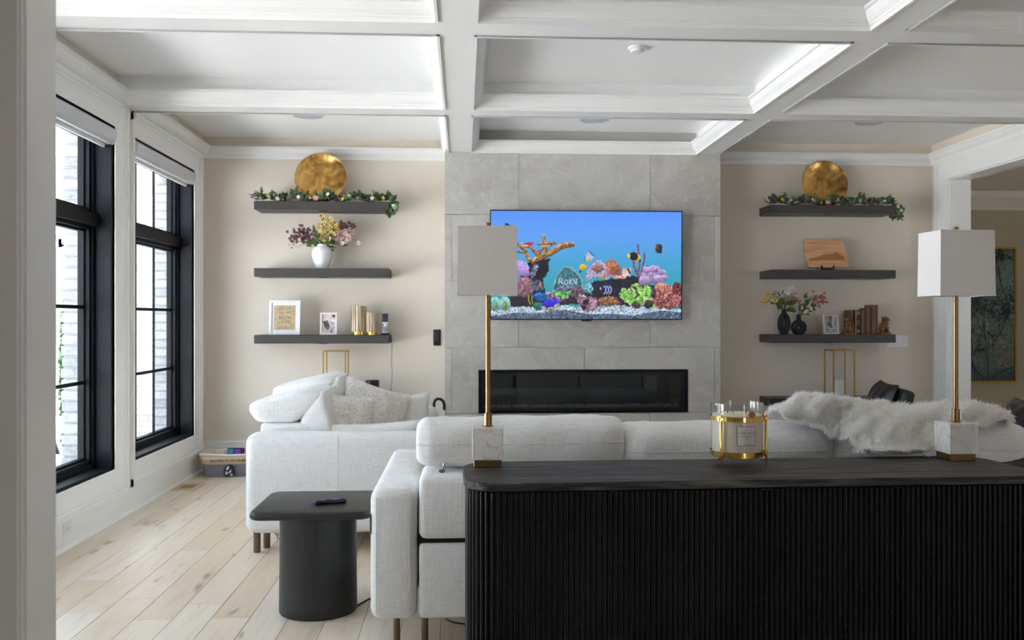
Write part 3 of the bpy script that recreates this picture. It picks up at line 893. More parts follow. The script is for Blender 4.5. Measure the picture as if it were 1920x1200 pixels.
    c.poly([(1095, 489), (1096, 480), (1102, 471), (1112, 478), (1110, 486), (1100, 490)], (176, 186, 206), 0.3); c.line([(1096, 488), (1106, 487)], 3, (206, 180, 60)); c.line([(1103, 471), (1112, 479)], 1.6, (40, 46, 52)); c.line([(1095, 489), (1096, 481)], 1.4, (40, 46, 52))
    c.ell(1091.5, 501, 6, 6.5, (232, 198, 24), rot=-0.4); c.ell(1087, 509, 2, 3, (50, 50, 60), rot=0.3); c.poly([(1097, 496), (1100, 498), (1096, 503)], (220, 190, 40))
    c.ell(992, 457, 8, 3.6, (206, 52, 110)); c.poly([(984, 460), (982, 456), (987, 457)], (150, 30, 110)); c.poly([(990, 460), (996, 462), (994, 458)], (120, 30, 130))
    c.poly([(947, 418), (953, 420), (961, 429), (946, 429)], (40, 38, 64), 0.3); c.line([(951, 424), (958, 429)], 2, (190, 120, 90)); c.ell(944, 425, 2.4, 3, (220, 200, 40))
    return c.img, nx, ny
YT = 7.80
tl = atY(918.7, 393.8, YT); tr = atY(1278.7, 396.3, YT); bl = atY(919.5, 600, YT)
TVW = tr.x - tl.x; TVH = (tl.z + tr.z)/2 - bl.z
tv = thing('television', 'large flat television on the stone wall showing an aquarium', 'television', ((tl.x+tr.x)/2, YT, bl.z))
tilt = Matrix.Rotation(math.radians(1.2), 4, 'X')
bz = MB(); e = 0.009
bz.box(-TVW/2, TVW/2, 0.004, 0.03, 0, TVH, tilt)
bz.box(-TVW/2, -TVW/2+e, -0.004, 0.004, 0, TVH, tilt).box(TVW/2-e, TVW/2, -0.004, 0.004, 0, TVH, tilt).box(-TVW/2+e, TVW/2-e, -0.004, 0.004, TVH-e, TVH, tilt).box(-TVW/2+e, TVW/2-e, -0.004, 0.004, 0, e*1.2, tilt)
bz.build('housing', M_black, tv)
im, nx, ny = aquarium()
M_screen = paint_mat('tv_screen', 0.97/2**EXPO, 0.45)
painted_panel('screen', TVW-2*e, TVH-2.2*e, nx, ny, im, M_screen, tv, tilt @ Matrix.Translation((0, 0.002, 1.2*e)))
MB().box(-0.35, 0.35, 0.03, YF-YT, 0.25, 0.65).build('wall_mount', M_blackm, tv)
MB().box(-0.045, 0.045, -0.002, 0.02, -0.012, 0.0, tilt).build('sensor_tab', M_black, tv)

# ================================================================== FIREPLACE
fp = thing('fireplace_insert', 'long black linear gas fireplace set into the stone wall', 'fireplace', ((FX0+FX1)/2, YF, FZ0))
w2, hh = (FX1-FX0)/2-0.002, FZ1-FZ0-0.004
M_firebox = plain('firebox_black', rgb(26, 26, 28), 0.25)
fb = MB()
fb.box(-w2, w2, 0.29, 0.31, 0.002, hh).box(-w2, -w2+0.012, 0.02, 0.29, 0.002, hh).box(w2-0.012, w2, 0.02, 0.29, 0.002, hh).box(-w2, w2, 0.02, 0.29, 0.002, 0.035).box(-w2, w2, 0.02, 0.29, hh-0.012, hh)
fb.build('firebox', M_firebox, fp)
def ringbox(t, ya, yb, o=0.0):
    m = MB(); a = w2-o; z0 = 0.002+o; z1 = hh-o
    m.box(-a, -a+t, ya, yb, z0, z1).box(a-t, a, ya, yb, z0, z1).box(-a+t, a-t, ya, yb, z0, z0+t).box(-a+t, a-t, ya, yb, z1-t, z1)
    return m
ringbox(0.024, -0.008, 0.03).build('frame', M_blackm, fp)
ringbox(0.022, 0.012, 0.05, 0.024).build('inner_frame', M_black, fp)
MB().box(-w2+0.03, w2-0.03, 0.038, 0.042, 0.03, hh-0.03).build('glass_pane', glass('smoked_glass', (0.75, 0.76, 0.78, 1)), fp)
gm = MB(); rg_ = random.Random(5)
for i in range(900):
    s = rg_.uniform(0.006, 0.014); X_ = rg_.uniform(-w2+0.05, w2-0.05); Y_ = rg_.uniform(0.06, 0.27)
    Mx = Matrix.Translation((X_, Y_, 0.035+s*0.5+rg_.random()*0.022*(1-abs(Y_-0.16)*5))) @ Euler((rg_.random()*3, rg_.random()*3, rg_.random()*3)).to_matrix().to_4x4()
    gm.add([(s,0,0),(-s,0,0),(0,s,0),(0,-s,0),(0,0,s),(0,0,-s)], [(0,2,4),(2,1,4),(1,3,4),(3,0,4),(2,0,5),(1,2,5),(3,1,5),(0,3,5)], Mx)
gm.build('fire_glass', plain('crushed_fire_glass', rgb(150, 158, 158), 0.15), fp, fix=False, kind='stuff')

# ================================================================== FLOATING SHELVES
SY0 = 8.03; ST = 0.077
SLX = (-1.893, -0.680); SRX = (2.862, 4.07)
SZ = [2.466, 1.857, 1.250, 0.652]
names = ['top', 'second', 'third', 'lowest']
for side, (a, b) in (('left', SLX), ('right', SRX)):
    for k, z in enumerate(SZ):
        where = 'left of the fireplace' if side == 'left' else 'right of the fireplace'
        extra = {'left': ['holding the brass tray and garland', 'holding the white flower vase', 'holding the frames and phone', 'hidden behind the sofa cushions'],
                 'right': ['holding the brass tray and garland', 'holding the wooden board', 'holding black vases and books', 'under the gold candle lantern']}[side][k]
        if side == 'left' and k == 3: a = -1.60
        t = thing('floating_shelf', 'dark taupe floating shelf %s, %s' % (where, extra), 'shelf', ((a+b)/2, YB, z-ST), group='floating shelves beside the fireplace')
        MB().rbox(-(b-a)/2, (b-a)/2, SY0-YB, -0.002, 0, ST, 0.003, 1).build('board', M_shelf, t)
        p = MB().lathe([(0.0, -0.006), (0.036, -0.006), (0.042, -0.002), (0.042, 0.0)], 20, 0.0, SY0-YB+0.11, cap=False)
        p.build('puck_light', M_black, t)

# ================================================================== THINGS ON THE SHELVES
def leaf_mesh(m, M, l, w, fold=0.25):
    m.add([(0, 0, 0), (w*0.7, l*0.25, fold*w), (w, l*0.55, fold*w), (w*0.55, l*0.88, fold*w*0.6), (0, l, 0), (-w*0.55, l*0.88, fold*w*0.6), (-w, l*0.55, fold*w), (-w*0.7, l*0.25, fold*w), (0, l*0.5, -0.05*l)],
          [(0, 1, 8), (1, 2, 8), (2, 3, 8), (3, 4, 8), (4, 5, 8), (5, 6, 8), (6, 7, 8), (7, 0, 8)], M)
def blossom_mesh(m, M, r, n=5):
    for k in range(n):
        a = 2*math.pi*k/n
        Mk = M @ Matrix.Rotation(a, 4, 'Z')
        m.add([(0, 0, 0), (r*0.34, r*0.45, r*0.10), (r*0.30, r*0.9, r*0.28), (0, r*1.05, r*0.26), (-r*0.30, r*0.9, r*0.28), (-r*0.34, r*0.45, r*0.10)], [(0, 1, 2, 3, 4, 5)], Mk)
def center_mesh(m, M, r):
    m.lathe([(r*0.22, 0.0), (r*0.26, r*0.10), (r*0.14, r*0.2), (0.001, r*0.22)], 6, M=M, cap=False)
def rnd_rot(r, mx=3.14):
    return Euler((r.uniform(-mx, mx), r.uniform(-mx, mx), r.uniform(-3.14, 3.14))).to_matrix().to_4x4()
def face_cam(r, spread=0.7):
    # flower turned towards the room (-Y) with some scatter
    return Euler((math.pi/2+r.uniform(-spread, spread), 0, r.uniform(-spread, spread))).to_matrix().to_4x4() @ Matrix.Rotation(r.uniform(0, 6), 4, 'Z')
M_euc = plain('eucalyptus_leaf', rgb(104, 128, 96), 0.55, nscale=25, namt=0.3)
M_green = plain('green_leaf', rgb(84, 104, 48), 0.6, nscale=25, namt=0.35)
M_stem = plain('plant_stem', rgb(96, 92, 60), 0.7)
M_pw = {'white': plain('white_petal', rgb(240, 236, 228), 0.6), 'pink': plain('pink_petal', rgb(228, 160, 176), 0.6), 'purple': plain('purple_petal', rgb(134, 64, 130), 0.6),
        'yellow': plain('yellow_petal', rgb(236, 206, 74), 0.6), 'cream': plain('cream_yellow_petal', rgb(240, 212, 130), 0.6), 'plum': plain('plum_petal', rgb(118, 78, 92), 0.7), 'blush': plain('blush_petal', rgb(236, 196, 194), 0.6), 'rose': plain('dusty_rose_petal', rgb(186, 112, 108), 0.7)}
M_eye = plain('flower_eye', rgb(110, 70, 36), 0.8)

def plate(name, label, px, r):
    cx = atY(px, 600, 8.17).x
    t = thing(name, label, 'tray', (cx, 8.135, SZ[0]), group='round brass trays on the top shelves')
    M = Matrix.Rotation(math.radians(-9), 4, 'X') @ Matrix.Translation((0, 0, r)) @ Matrix.Rotation(math.pi/2, 4, 'X')
    nt_ = NT('mottled_brass'); v = nt_.coord((1, 1, 1))
    n_ = nt_.noise(v, 7, 5, 0.6, 0.8)
    nt_.col(nt_.ramp(n_, [(0.30, rgb(96, 80, 66)), (0.40, rgb(176, 130, 70)), (0.55, rgb(216, 172, 100)), (0.75, rgb(244, 212, 144))]))
    n2 = nt_.noise(v, 5, 4, 0.6)
    mm = nt_.ramp(n2, [(0.3, (0.16, 0.16, 0.16, 1)), (0.7, (0.34, 0.34, 0.34, 1))]); nt_.link(mm, nt_.b.inputs['Roughness'])
    mat = nt_.set(None, 1.0)
    prof = [(0.001, -0.020), (r*0.35, -0.019), (r*0.65, -0.012), (r*0.85, 0.002), (r*0.95, 0.013), (r, 0.020), (r, 0.024), (r*0.94, 0.020), (r*0.84, 0.009), (r*0.64, -0.005), (r*0.35, -0.013), (0.001, -0.015)]
    m = MB().lathe(prof, 48, M=M, cap=False)
    m.build('dish', mat, t, smooth=True, angle=40)
    MB().tube([M @ Vector((r*math.cos(a*math.pi/24), r*math.sin(a*math.pi/24), 0.021)) for a in range(48)], 0.0045, 6, closed=True).build('rim', mat, t, smooth=True)
    return t
plate('brass_tray', 'round mottled brass tray leaning on the top shelf nearer the windows', 602, 0.234)
plate('brass_tray', 'round burnished brass tray leaning on the top shelf right of the television', 1545, 0.222)

def garland(label, a, b, seed, droop):
    r = random.Random(seed); cx = (a+b)/2
    t = thing('flower_garland', label, 'garland', (cx, 8.10, SZ[0]), group='garlands on the top shelves')
    hw = (b-a)/2
    path = []
    for i in range(31):
        x = -hw+0.01 + i/30*(2*hw-0.02); path.append(Vector((x, -0.02+0.03*math.sin(i*1.1), 0.018+0.012*math.sin(i*0.9))))
    n_top = len(path)
    for k in range(1, 7):
        path.append(Vector((hw+0.012+0.03*math.sin(k*0.5), -0.03, 0.02-droop*k/6)))
    MB().tube(path, 0.004, 5).build('vine', M_stem, t)
    le = MB(); ld = MB()
    for i in range(420):
        p = path[r.randrange(len(path))]
        drooping = p.z < 0
        q = p + Vector((r.uniform(-0.03, 0.03), r.uniform(-0.035, 0.05), r.uniform(-0.01, 0.035) if not drooping else r.uniform(-0.02, 0.02)))
        # stay off the shelf board
        up = Euler((r.uniform(0.2, 1.5), 0, r.uniform(0, 6.28))).to_matrix().to_4x4()
        if drooping: up = rnd_rot(r)
        if not drooping and q.z < 0.012: q.z = 0.012
        l = r.uniform(0.034, 0.060)
        leaf_mesh(le if r.random() < 0.62 else ld, Matrix.Translation(q) @ up, l, l*r.uniform(0.34, 0.5))
    for i in range(14):   # a few taller sprigs
        p = path[r.randrange(n_top)]
        h = r.uniform(0.05, 0.10); tip = p + Vector((r.uniform(-0.04, 0.04), 0, h))
        ld.tube([p, (p+tip)/2+Vector((0.008, 0, 0)), tip], 0.0016, 4)
        for s in range(6):
            q = p.lerp(tip, 0.3+0.12*s)
            leaf_mesh(le, Matrix.Translation(q) @ Euler((r.uniform(0.5, 1.6), 0, r.uniform(0, 6.28))).to_matrix().to_4x4(), 0.032, 0.014)
    le.build('foliage', M_euc, t, fix=False, kind='stuff'); ld.build('foliage', M_green, t, fix=False, kind='stuff')
    cols_ = ['white', 'purple', 'yellow', 'white', 'pink', 'purple', 'white', 'yellow', 'pink']
    for i in range(22):
        p = path[r.randrange(len(path))] if i > 16 else path[int(i/17*n_top)]
        f = r.uniform(0.015, 0.021)*(1.5 if i in (8,) else 1)
        M = Matrix.Translation(p+Vector((r.uniform(-0.02, 0.02), -0.035+r.uniform(-0.01, 0.01), r.uniform(0.004, 0.035)))) @ face_cam(r)
        m = MB(); blossom_mesh(m, M, f); o = m.build('blossom', M_pw[cols_[i % len(cols_)]], t, fix=False)
        m = MB(); center_mesh(m, M, f); m.build('flower_center', M_pw['yellow'], o, fix=False)
garland('leafy garland with pink and purple flowers along the shelf nearer the windows', SLX[0], SLX[1], 3, 0.12)
garland('leafy garland with yellow and white flowers along the top right shelf', SRX[0], SRX[1], 8, 0.13)

def arrangement(label, base, mouth_r, sprays, seed, leaves):
    """stems rising from a vase mouth at base; sprays: (dx, dz, colour, count, blossom radius, scatter)"""
    r = random.Random(seed)
    t = thing('flower_arrangement', label, 'flowers', base, group=None)
    st = MB(); bl = {}; ce = MB(); lf = MB()
    for (dx, dz, colr, cnt, fr, sc) in sprays:
        p0 = Vector((r.uniform(-mouth_r, mouth_r)*0.5, r.uniform(-mouth_r, mouth_r)*0.5, -0.05))
        p1 = Vector((dx*0.15, 0, 0.03)); p3 = Vector((dx, r.uniform(-0.05, 0.03), dz)); p2 = Vector((dx*0.55, p3.y*0.5, dz*0.7+0.02))
        st.tube([p0, p1, p2, p3], [0.003, 0.003, 0.002, 0.0012], 5)
        for k in range(cnt):
            u = r.uniform(0.0, 1.0)
            q = p2.lerp(p3, 0.25+0.85*u) + Vector((r.gauss(0, sc), r.gauss(0, sc*0.6), r.gauss(0, sc*0.8)))
            st.tube([p2.lerp(p3, 0.2+0.6*u), q], 0.0008, 3)
            f = fr*r.uniform(0.8, 1.2); M = Matrix.Translation(q) @ face_cam(r, 0.6)
            blossom_mesh(bl.setdefault(colr, MB()), M, f); center_mesh(ce, M, f*1.2)
    for (dx, dz, n) in leaves:
        for k in range(n):
            u = r.uniform(0.15, 1.0); q = Vector((dx*u+r.gauss(0, 0.012), r.uniform(-0.04, 0.03), dz*u+r.gauss(0, 0.012)))
            a = math.atan2(dx, dz+1e-6)
            M = Matrix.Translation(q) @ Euler((math.pi/2+r.uniform(-0.5, 0.5), 0, 0)).to_matrix().to_4x4() @ Matrix.Rotation(-a+r.uniform(-0.8, 0.8), 4, 'Z')
            leaf_mesh(lf, M, r.uniform(0.03, 0.055), r.uniform(0.007, 0.012))
    st.build('stem', M_stem, t, fix=False, kind='stuff'); lf.build('foliage', M_green, t, fix=False, kind='stuff')
    for c_, m in bl.items(): m.build('blossom', M_pw[c_], t, fix=False, kind='stuff')
    ce.build('flower_center', M_eye, t, fix=False, kind='stuff')
    return t
# white vase with mixed flowers
VY = 8.16
vx = atY(604, 500, VY).x
v = thing('white_vase', 'rounded white ceramic vase on the second left shelf', 'vase', (vx, VY, SZ[1]))
MB().lathe([(0.052, 0), (0.055, 0.004), (0.070, 0.05), (0.088, 0.10), (0.094, 0.14), (0.088, 0.175), (0.066, 0.202), (0.046, 0.212), (0.044, 0.222), (0.047, 0.228), (0.041, 0.228), (0.038, 0.215), (0.03, 0.2)], 36, cap=False).add([(0.052*math.cos(a*math.pi/18), 0.052*math.sin(a*math.pi/18), 0) for a in range(36)], [tuple(range(36))]).build('body', plain('white_ceramic', rgb(240, 240, 240), 0.25), v, smooth=True, angle=50)
sp = [(-0.27, 0.07, 'plum', 40, 0.014, 0.028), (-0.20, 0.13, 'plum', 34, 0.014, 0.028), (-0.30, 0.02, 'plum', 10, 0.009, 0.025), (-0.13, 0.10, 'plum', 20, 0.013, 0.025), (-0.24, -0.02, 'white', 2, 0.009, 0.012),
      (0.05, 0.22, 'cream', 14, 0.022, 0.034), (0.12, 0.18, 'cream', 12, 0.021, 0.034), (0.03, 0.15, 'cream', 10, 0.020, 0.030), (0.01, 0.07, 'cream', 7, 0.022, 0.020), (0.07, 0.07, 'cream', 5, 0.021, 0.02), (0.15, 0.13, 'yellow', 4, 0.020, 0.025),
      (0.20, 0.17, 'plum', 36, 0.015, 0.032), (0.27, 0.18, 'plum', 24, 0.015, 0.03), (0.18, 0.09, 'blush', 15, 0.020, 0.028), (0.25, 0.08, 'blush', 15, 0.020, 0.026), (0.28, 0.12, 'blush', 9, 0.019, 0.025),
      (0.34, 0.05, 'white', 4, 0.018, 0.016), (0.20, 0.02, 'plum', 10, 0.011, 0.025), (0.24, 0.0, 'plum', 3, 0.011, 0.015)]
arrangement('mixed yellow, pink and plum flowers spilling out of the white vase', (vx, VY, SZ[1]+0.222), 0.03, sp, 12,
            [(-0.13, 0.06, 26), (-0.07, 0.14, 20), (-0.12, 0.02, 16), (0.08, 0.14, 16), (0.13, 0.03, 22), (0.02, 0.16, 12), (0.10, -0.03, 12)])

def frame(label, pxl, pxr, pyt, pyb, Y, z, fw, mat, mat_w, img, lean=6, cat='picture frame', name='picture_frame', rz=0.0):
    a = atY(pxl, pyb, Y); b = atY(pxr, pyt, Y); W = b.x-a.x; Hh = b.z-z
    t = thing(name, label, cat, ((a.x+b.x)/2, Y, z), rz)
    M = Matrix.Translation((0, 0, 0.003)) @ Matrix.Rotation(math.radians(-lean), 4, 'X')
    m = MB(); d = 0.018
    m.box(-W/2, -W/2+fw, 0, d, 0, Hh, M).box(W/2-fw, W/2, 0, d, 0, Hh, M).box(-W/2+fw, W/2-fw, 0, d, 0, fw, M).box(-W/2+fw, W/2-fw, 0, d, Hh-fw, Hh, M)
    m.build('frame', mat, t)
    MB().box(-W/2+fw, W/2-fw, 0.010, 0.014, fw, Hh-fw, M).build('mount_board', M_white, t)
    iw, ih = W-2*fw-2*mat_w, Hh-2*fw-2*mat_w
    if img is not None:
        painted_panel('print', iw, ih, img.shape[1]-1, img.shape[0]-1, img, paint_mat('photo_print', 0, 0.5), t, M @ Matrix.Translation((0, 0.009, fw+mat_w)))
    MB().prism([(0.018, Hh*0.62), (0.021, Hh*0.62), (0.075, 0.012), (0.070, 0.009)], 'x', -0.02, 0.02, M).build('stand', M_black, t)
    return t, W, Hh, M
M_wframe = plain('whitewashed_frame', rgb(236, 234, 230), 0.5, nscale=30, namt=0.04)
# burlap print with dates
c = Canvas(0, 40, 0, 50, 40, 50, 31); c.put(np.ones_like(c.X), (190, 168, 132), 0.06, 0.10)
t, W, Hh, Mf = frame('white picture frame holding a brown burlap print with four dates', 503.5, 562, 563.5, 627, 8.13, SZ[2], 0.022, M_wframe, 0.022, c.img)
def wr(txt, z, s, shear=0.0):
    text_mesh(txt, s, 'lettering', M_faint, t, Mf @ Matrix.Translation((0, 0.0085, z)) @ Matrix.Rotation(math.pi/2, 4, 'X'), 0.0002, shear=shear)
zt = Hh-0.044
M_faint = plain('faded_ink', rgb(104, 96, 84), 0.8)
for k, d in enumerate(('06.22.1990', '04.21.1999', '06.21.2000', '04.02.2002')):
    wr(d, zt-0.026-0.043*k, 0.026)
    wr('- - - - - -', zt-0.043-0.043*k, 0.011)
wr('what a difference a day makes', zt-0.212, 0.0125, 0.35)
# dog photo
c = Canvas(0, 30, 0, 42, 45, 63, 33)
c.put(np.ones_like(c.X), (206, 190, 182), 0.08); c.poly([(0, 22), (12, 0), (22, 0), (14, 24), (0, 30)], (220, 212, 208)); c.poly([(22, 0), (30, 0), (30, 7), (24, 7)], (74, 72, 80))
c.ell(11, 24, 6.5, 8, (84, 74, 72), rot=-0.3, tex=0.3, wob=3); c.ell(3.5, 17, 2.6, 2, (70, 62, 62)); c.ell(12, 15.5, 2.4, 2, (70, 62, 62)); c.ell(8, 19, 5, 5, (92, 80, 76), tex=0.3); c.ell(13, 31, 4, 4, (96, 84, 78), tex=0.3)
c.ell(23.5, 25, 6.5, 9, (214, 206, 200), tex=0.2, wob=3); c.ell(24, 16.5, 6.2, 5.4, (236, 234, 232), tex=0.1); c.ell(19.5, 18, 1.8, 4, (196, 190, 188)); c.ell(22, 15, 0.8, 0.8, (40, 36, 36)); c.ell(26.5, 15, 0.8, 0.8, (40, 36, 36)); c.ell(24.4, 20, 1.3, 1.2, (36, 32, 34)); c.ell(24.3, 23, 1.5, 1.7, (186, 130, 130))
c.poly([(24, 34), (30, 30), (30, 42), (24, 42)], (178, 184, 204), 0.1); c.poly([(19, 36), (24, 34), (24, 42), (19, 42)], (120, 110, 120), 0.1)
frame('small white frame with a photo of a dark dog and a white dog', 599.5, 631.5, 586.5, 627.5, 8.12, SZ[2], 0.016, plain('pink_white_frame', rgb(236, 224, 220), 0.5), 0.0, c.img)

# ribbed mercury-glass candle holders
def ribbed(label, pxl, pxr, pyt, Y):
    a = atY(pxl, 600, Y).x; b = atY(pxr, 600, Y).x; r0 = (b-a)/2; h = atY(pxl, pyt, Y).z - SZ[2]
    t = thing('ribbed_candle_holder', label, 'candle holder', ((a+b)/2, Y, SZ[2]), group='ribbed gold candle holders')
    MB().lathe([(r0*0.74, 0), (r0*0.74, 0.026)], 28).build('base', M_gold, t, smooth=True, angle=40)
    nt_ = NT('smoky_gold_glass'); n_ = nt_.noise(nt_.coord((30, 30, 2)), 1.5, 4, 0.6)
    nt_.col(nt_.ramp(n_, [(0.3, rgb(122, 100, 76)), (0.5, rgb(172, 152, 122)), (0.7, rgb(206, 192, 168))]))
    mat = nt_.set(0.14, 0.35)
    n = 14; N = n*8
    def ring(rr):
        return [(rr*(0.94+0.06*abs(math.sin(n*math.pi*i/N)))*math.cos(2*math.pi*i/N), rr*(0.94+0.06*abs(math.sin(n*math.pi*i/N)))*math.sin(2*math.pi*i/N)) for i in range(N)]
    vs = []; fs = []
    lev = [(r0*0.4, 0.026), (r0, 0.027), (r0, h), (r0*0.94, h), (r0*0.94, 0.034), (r0*0.2, 0.034)]
    for (rr, z) in lev: vs += [(x_, y_, z) for x_, y_ in ring(rr)]
    for j in range(len(lev)-1):
        for i in range(N):
            i2 = (i+1) % N; fs.append((j*N+i, j*N+i2, (j+1)*N+i2, (j+1)*N+i))
    MB().add(vs, fs).build('cup', mat, t, smooth=True, angle=35)
ribbed('taller ribbed smoky gold glass candle holder on the third left shelf', 657.5, 687.5, 574, 8.17)
ribbed('shorter ribbed smoky gold glass candle holder beside the phone', 686, 709.5, 586, 8.05+0.075)

# cordless phone on its cradle
px_ = atY(722.5, 600, 8.13).x
t = thing('cordless_phone', 'slim silver and black cordless handset standing in its cradle', 'phone', (px_, 8.13, SZ[2]))
MB().rbox(-0.038, 0.038, -0.035, 0.035, 0, 0.016, 0.006).build('cradle', M_black, t, smooth=True, angle=40)
h = MB().rbox(-0.028, 0.028, -0.010, 0.010, 0.012, 0.20, 0.007).build('handset', plain('silver_plastic', rgb(208, 206, 206), 0.35, 0.3), t, smooth=True, angle=40)
MB().rbox(-0.0265, 0.0265, -0.0118, -0.008, 0.118, 0.198, 0.001, 1).build('screen', plain('phone_screen', rgb(44, 52, 64), 0.15), h)
MB().lathe([(0.001, 0.0135), (0.011, 0.0135), (0.012, 0.009)], 16, M=Matrix.Translation((0, 0, 0.092)) @ Matrix.Rotation(math.pi/2, 4, 'X'), cap=False).build('round_button', M_white, h)
km = MB().box(-0.023, -0.014, -0.0115, -0.009, 0.084, 0.1).box(0.014, 0.023, -0.0115, -0.009, 0.084, 0.1)
for i in range(3):
    for j in range(4): km.box(-0.022+0.016*i, -0.011+0.016*i, -0.0115, -0.009, 0.036+0.011*j, 0.044+0.011*j)
km.build('keypad', M_black, h)
pts = [atY(731, 627, 8.15)]
for (a, b) in ((734, 634), (735, 650), (734, 680), (735.5, 700), (734, 722), (733, 745)): pts.append(atY(a, b, 8.22))
cb = MB().tube([p - Vector((px_, 8.13, SZ[2])) for p in pts], 0.0024, 5).build('power_cable', M_black, t)

def lantern(label, cx, mat, z=SZ[3], Y=8.16, rz=0.0, candle_h=0.16):
    t = thing('candle_lantern', label, 'lantern', (cx, Y, z), rz, group='gold box lanterns on the lowest shelves')
    s, h, w = 0.1, 0.455, 0.006
    m = MB()
    for a in (-s, s):
        for b in (-s, s): m.box(a-w, a+w, b-w, b+w, 0.012, h)
    for a in (-s, s):
        m.box(-s+w, s-w, a-w, a+w, h-2*w, h).box(a-w, a+w, -s+w, s-w, h-2*w, h)
    m.build('frame', mat, t)
    MB().box(-s-w, s+w, -s-w, s+w, 0, 0.012).build('base_plate', mat, t)
    MB().lathe([(0.05, 0.024), (0.05, 0.27)], 28, cap=False).build('glass_cylinder', M_clear, t, smooth=True, angle=40)
    MB().lathe([(0.012, 0.012), (0.014, 0.016), (0.05, 0.02), (0.05, 0.024)], 24).build('candle_cup', mat, t)
    cd = MB().lathe([(0.044, 0.025), (0.045, 0.03), (0.045, candle_h), (0.041, candle_h+0.003), (0.001, candle_h-0.004)], 28).build('candle', plain('ivory_wax', rgb(244, 240, 232), 0.5), t, smooth=True, angle=50)
    MB().tube([(0, 0, candle_h-0.006), (0.001, 0, candle_h+0.008)], 0.0012, 5).build('wick', M_black, cd)
lantern('gold box lantern with a pillar candle behind the white sofa', atY(630, 700, 8.16).x, M_brass, candle_h=0.155)
lantern('gold box lantern with a pillar candle on the lowest right shelf', atY(1574, 700, 8.16).x, M_brass)
t = thing('smart_speaker', 'black cylindrical speaker beside the gold lantern on the left', 'speaker', (atY(698, 700, 8.15).x, 8.15, SZ[3]))
MB().lathe([(0.058, 0), (0.064, 0.006), (0.064, 0.172), (0.060, 0.178), (0.001, 0.178)], 32).build('body', M_black, t, smooth=True, angle=40)
MB().lathe([(0.050, 0.178), (0.050, 0.1805), (0.001, 0.1805)], 32).build('top_ring', M_blackm, t)

# wall control, switch plate
a = atY(819.5, 633, YB)
t = thing('wall_control', 'black rectangular remote holder on the wall left of the fireplace', 'wall control', (a.x, YB, a.z))
MB().rbox(-0.035, 0.035, -0.018, -0.001, -0.076, 0.076, 0.006).build('plate', M_black, t, smooth=True, angle=40)
MB().rbox(-0.024, 0.024, -0.024, -0.017, -0.03, 0.062, 0.004).build('keypad', plain('dark_grey_plastic', rgb(48, 48, 52), 0.3), t)
a = atY(1682.5, 639.5, YB)
t = thing('light_switch', 'white multi-gang light switch plate beside the third right shelf', 'light switch', (a.x, YB, a.z))
MB().rbox(-0.104, 0.104, -0.006, -0.001, -0.058, 0.058, 0.003).build('plate', M_white, t)
for k in range(4):
    MB().rbox(-0.090+0.046*k, -0.054+0.046*k, -0.010, -0.005, -0.034, 0.034, 0.003).build('switch', M_white, t)

# wooden board on an easel
Y_ = 8.14
a = atY(1511, 500, Y_); b = atY(1592, 448.5, Y_); cx = (a.x+b.x)/2; hw = (b.x-a.x)/2; z0 = 0.031; z1 = b.z-SZ[1]
t = thing('cutting_board', 'engraved maple cutting board with curved ends on a small easel', 'cutting board', (cx, Y_, SZ[1]), group=None)
M = Matrix.Rotation(math.radians(-9), 4, 'X')
poly = []
for k in range(9):
    u = k/8; poly.append((-hw + 0.040*max(0, 0.6-u)**1.5*1.6, z0+(z1-z0)*u))
for k in range(9):
    u = 1-k/8; poly.append((hw-0.045*max(0.0, u-0.25)**1.3*1.45-0.004*(1-u), z0+(z1-z0)*u))
nt_ = NT('maple_wood'); n_ = nt_.noise(nt_.coord((2, 2, 30)), 1.5, 5, 0.6, 0.4)
nt_.col(nt_.ramp(n_, [(0.3, rgb(196, 142, 98)), (0.6, rgb(222, 172, 128)), (0.8, rgb(214, 158, 116))])); M_maple = nt_.set(0.45)
MB().prism(poly, 'y', 0, 0.018, M).build('board', M_maple, t)
M_burn = plain('burnt_engraving', rgb(170, 110, 62), 0.6)
hp = [(-0.17, 0.115), (-0.06, 0.14), (-0.03, 0.155), (0.06, 0.16), (0.10, 0.182), (0.15, 0.15), (0.17, 0.13), (0.178, 0.105), (0.06, 0.10), (-0.178, 0.098)]
MB().prism(hp, 'y', -0.0008, 0.0, M).build('engraving', M_burn, t)
text_mesh('The Dempsey', 0.023, 'lettering', M_burn, t, M @ Matrix.Translation((0.01, -0.0006, 0.070)) @ Matrix.Rotation(math.pi/2, 4, 'X'), 0.0003)
t = thing('display_easel', 'small black wire easel under the wooden board', 'easel', (cx-0.01, Y_, SZ[1]))
for s in (-0.055, 0.055):
    MB().tube([(s*1.15, -0.03, 0.004), (s, -0.028, 0.028), (s*0.9, -0.012, 0.022), (s*0.9, 0.014, 0.024), (s*0.5, 0.045, 0.16)], 0.006, 6).tube([(s, -0.028, 0.026), (s*1.1, -0.031, 0.05)], 0.007, 6).tube([(s*0.5, 0.045, 0.16), (s*0.9, 0.11, 0.004)], 0.004, 6).build('side_wire', M_black, t, smooth=True)
MB().tube([(-0.05, -0.022, 0.016), (-0.02, -0.024, 0.008), (0.0, -0.024, 0.016), (0.02, -0.024, 0.008), (0.05, -0.022, 0.016)], 0.008, 6).build('front_scroll', M_black, t, smooth=True)

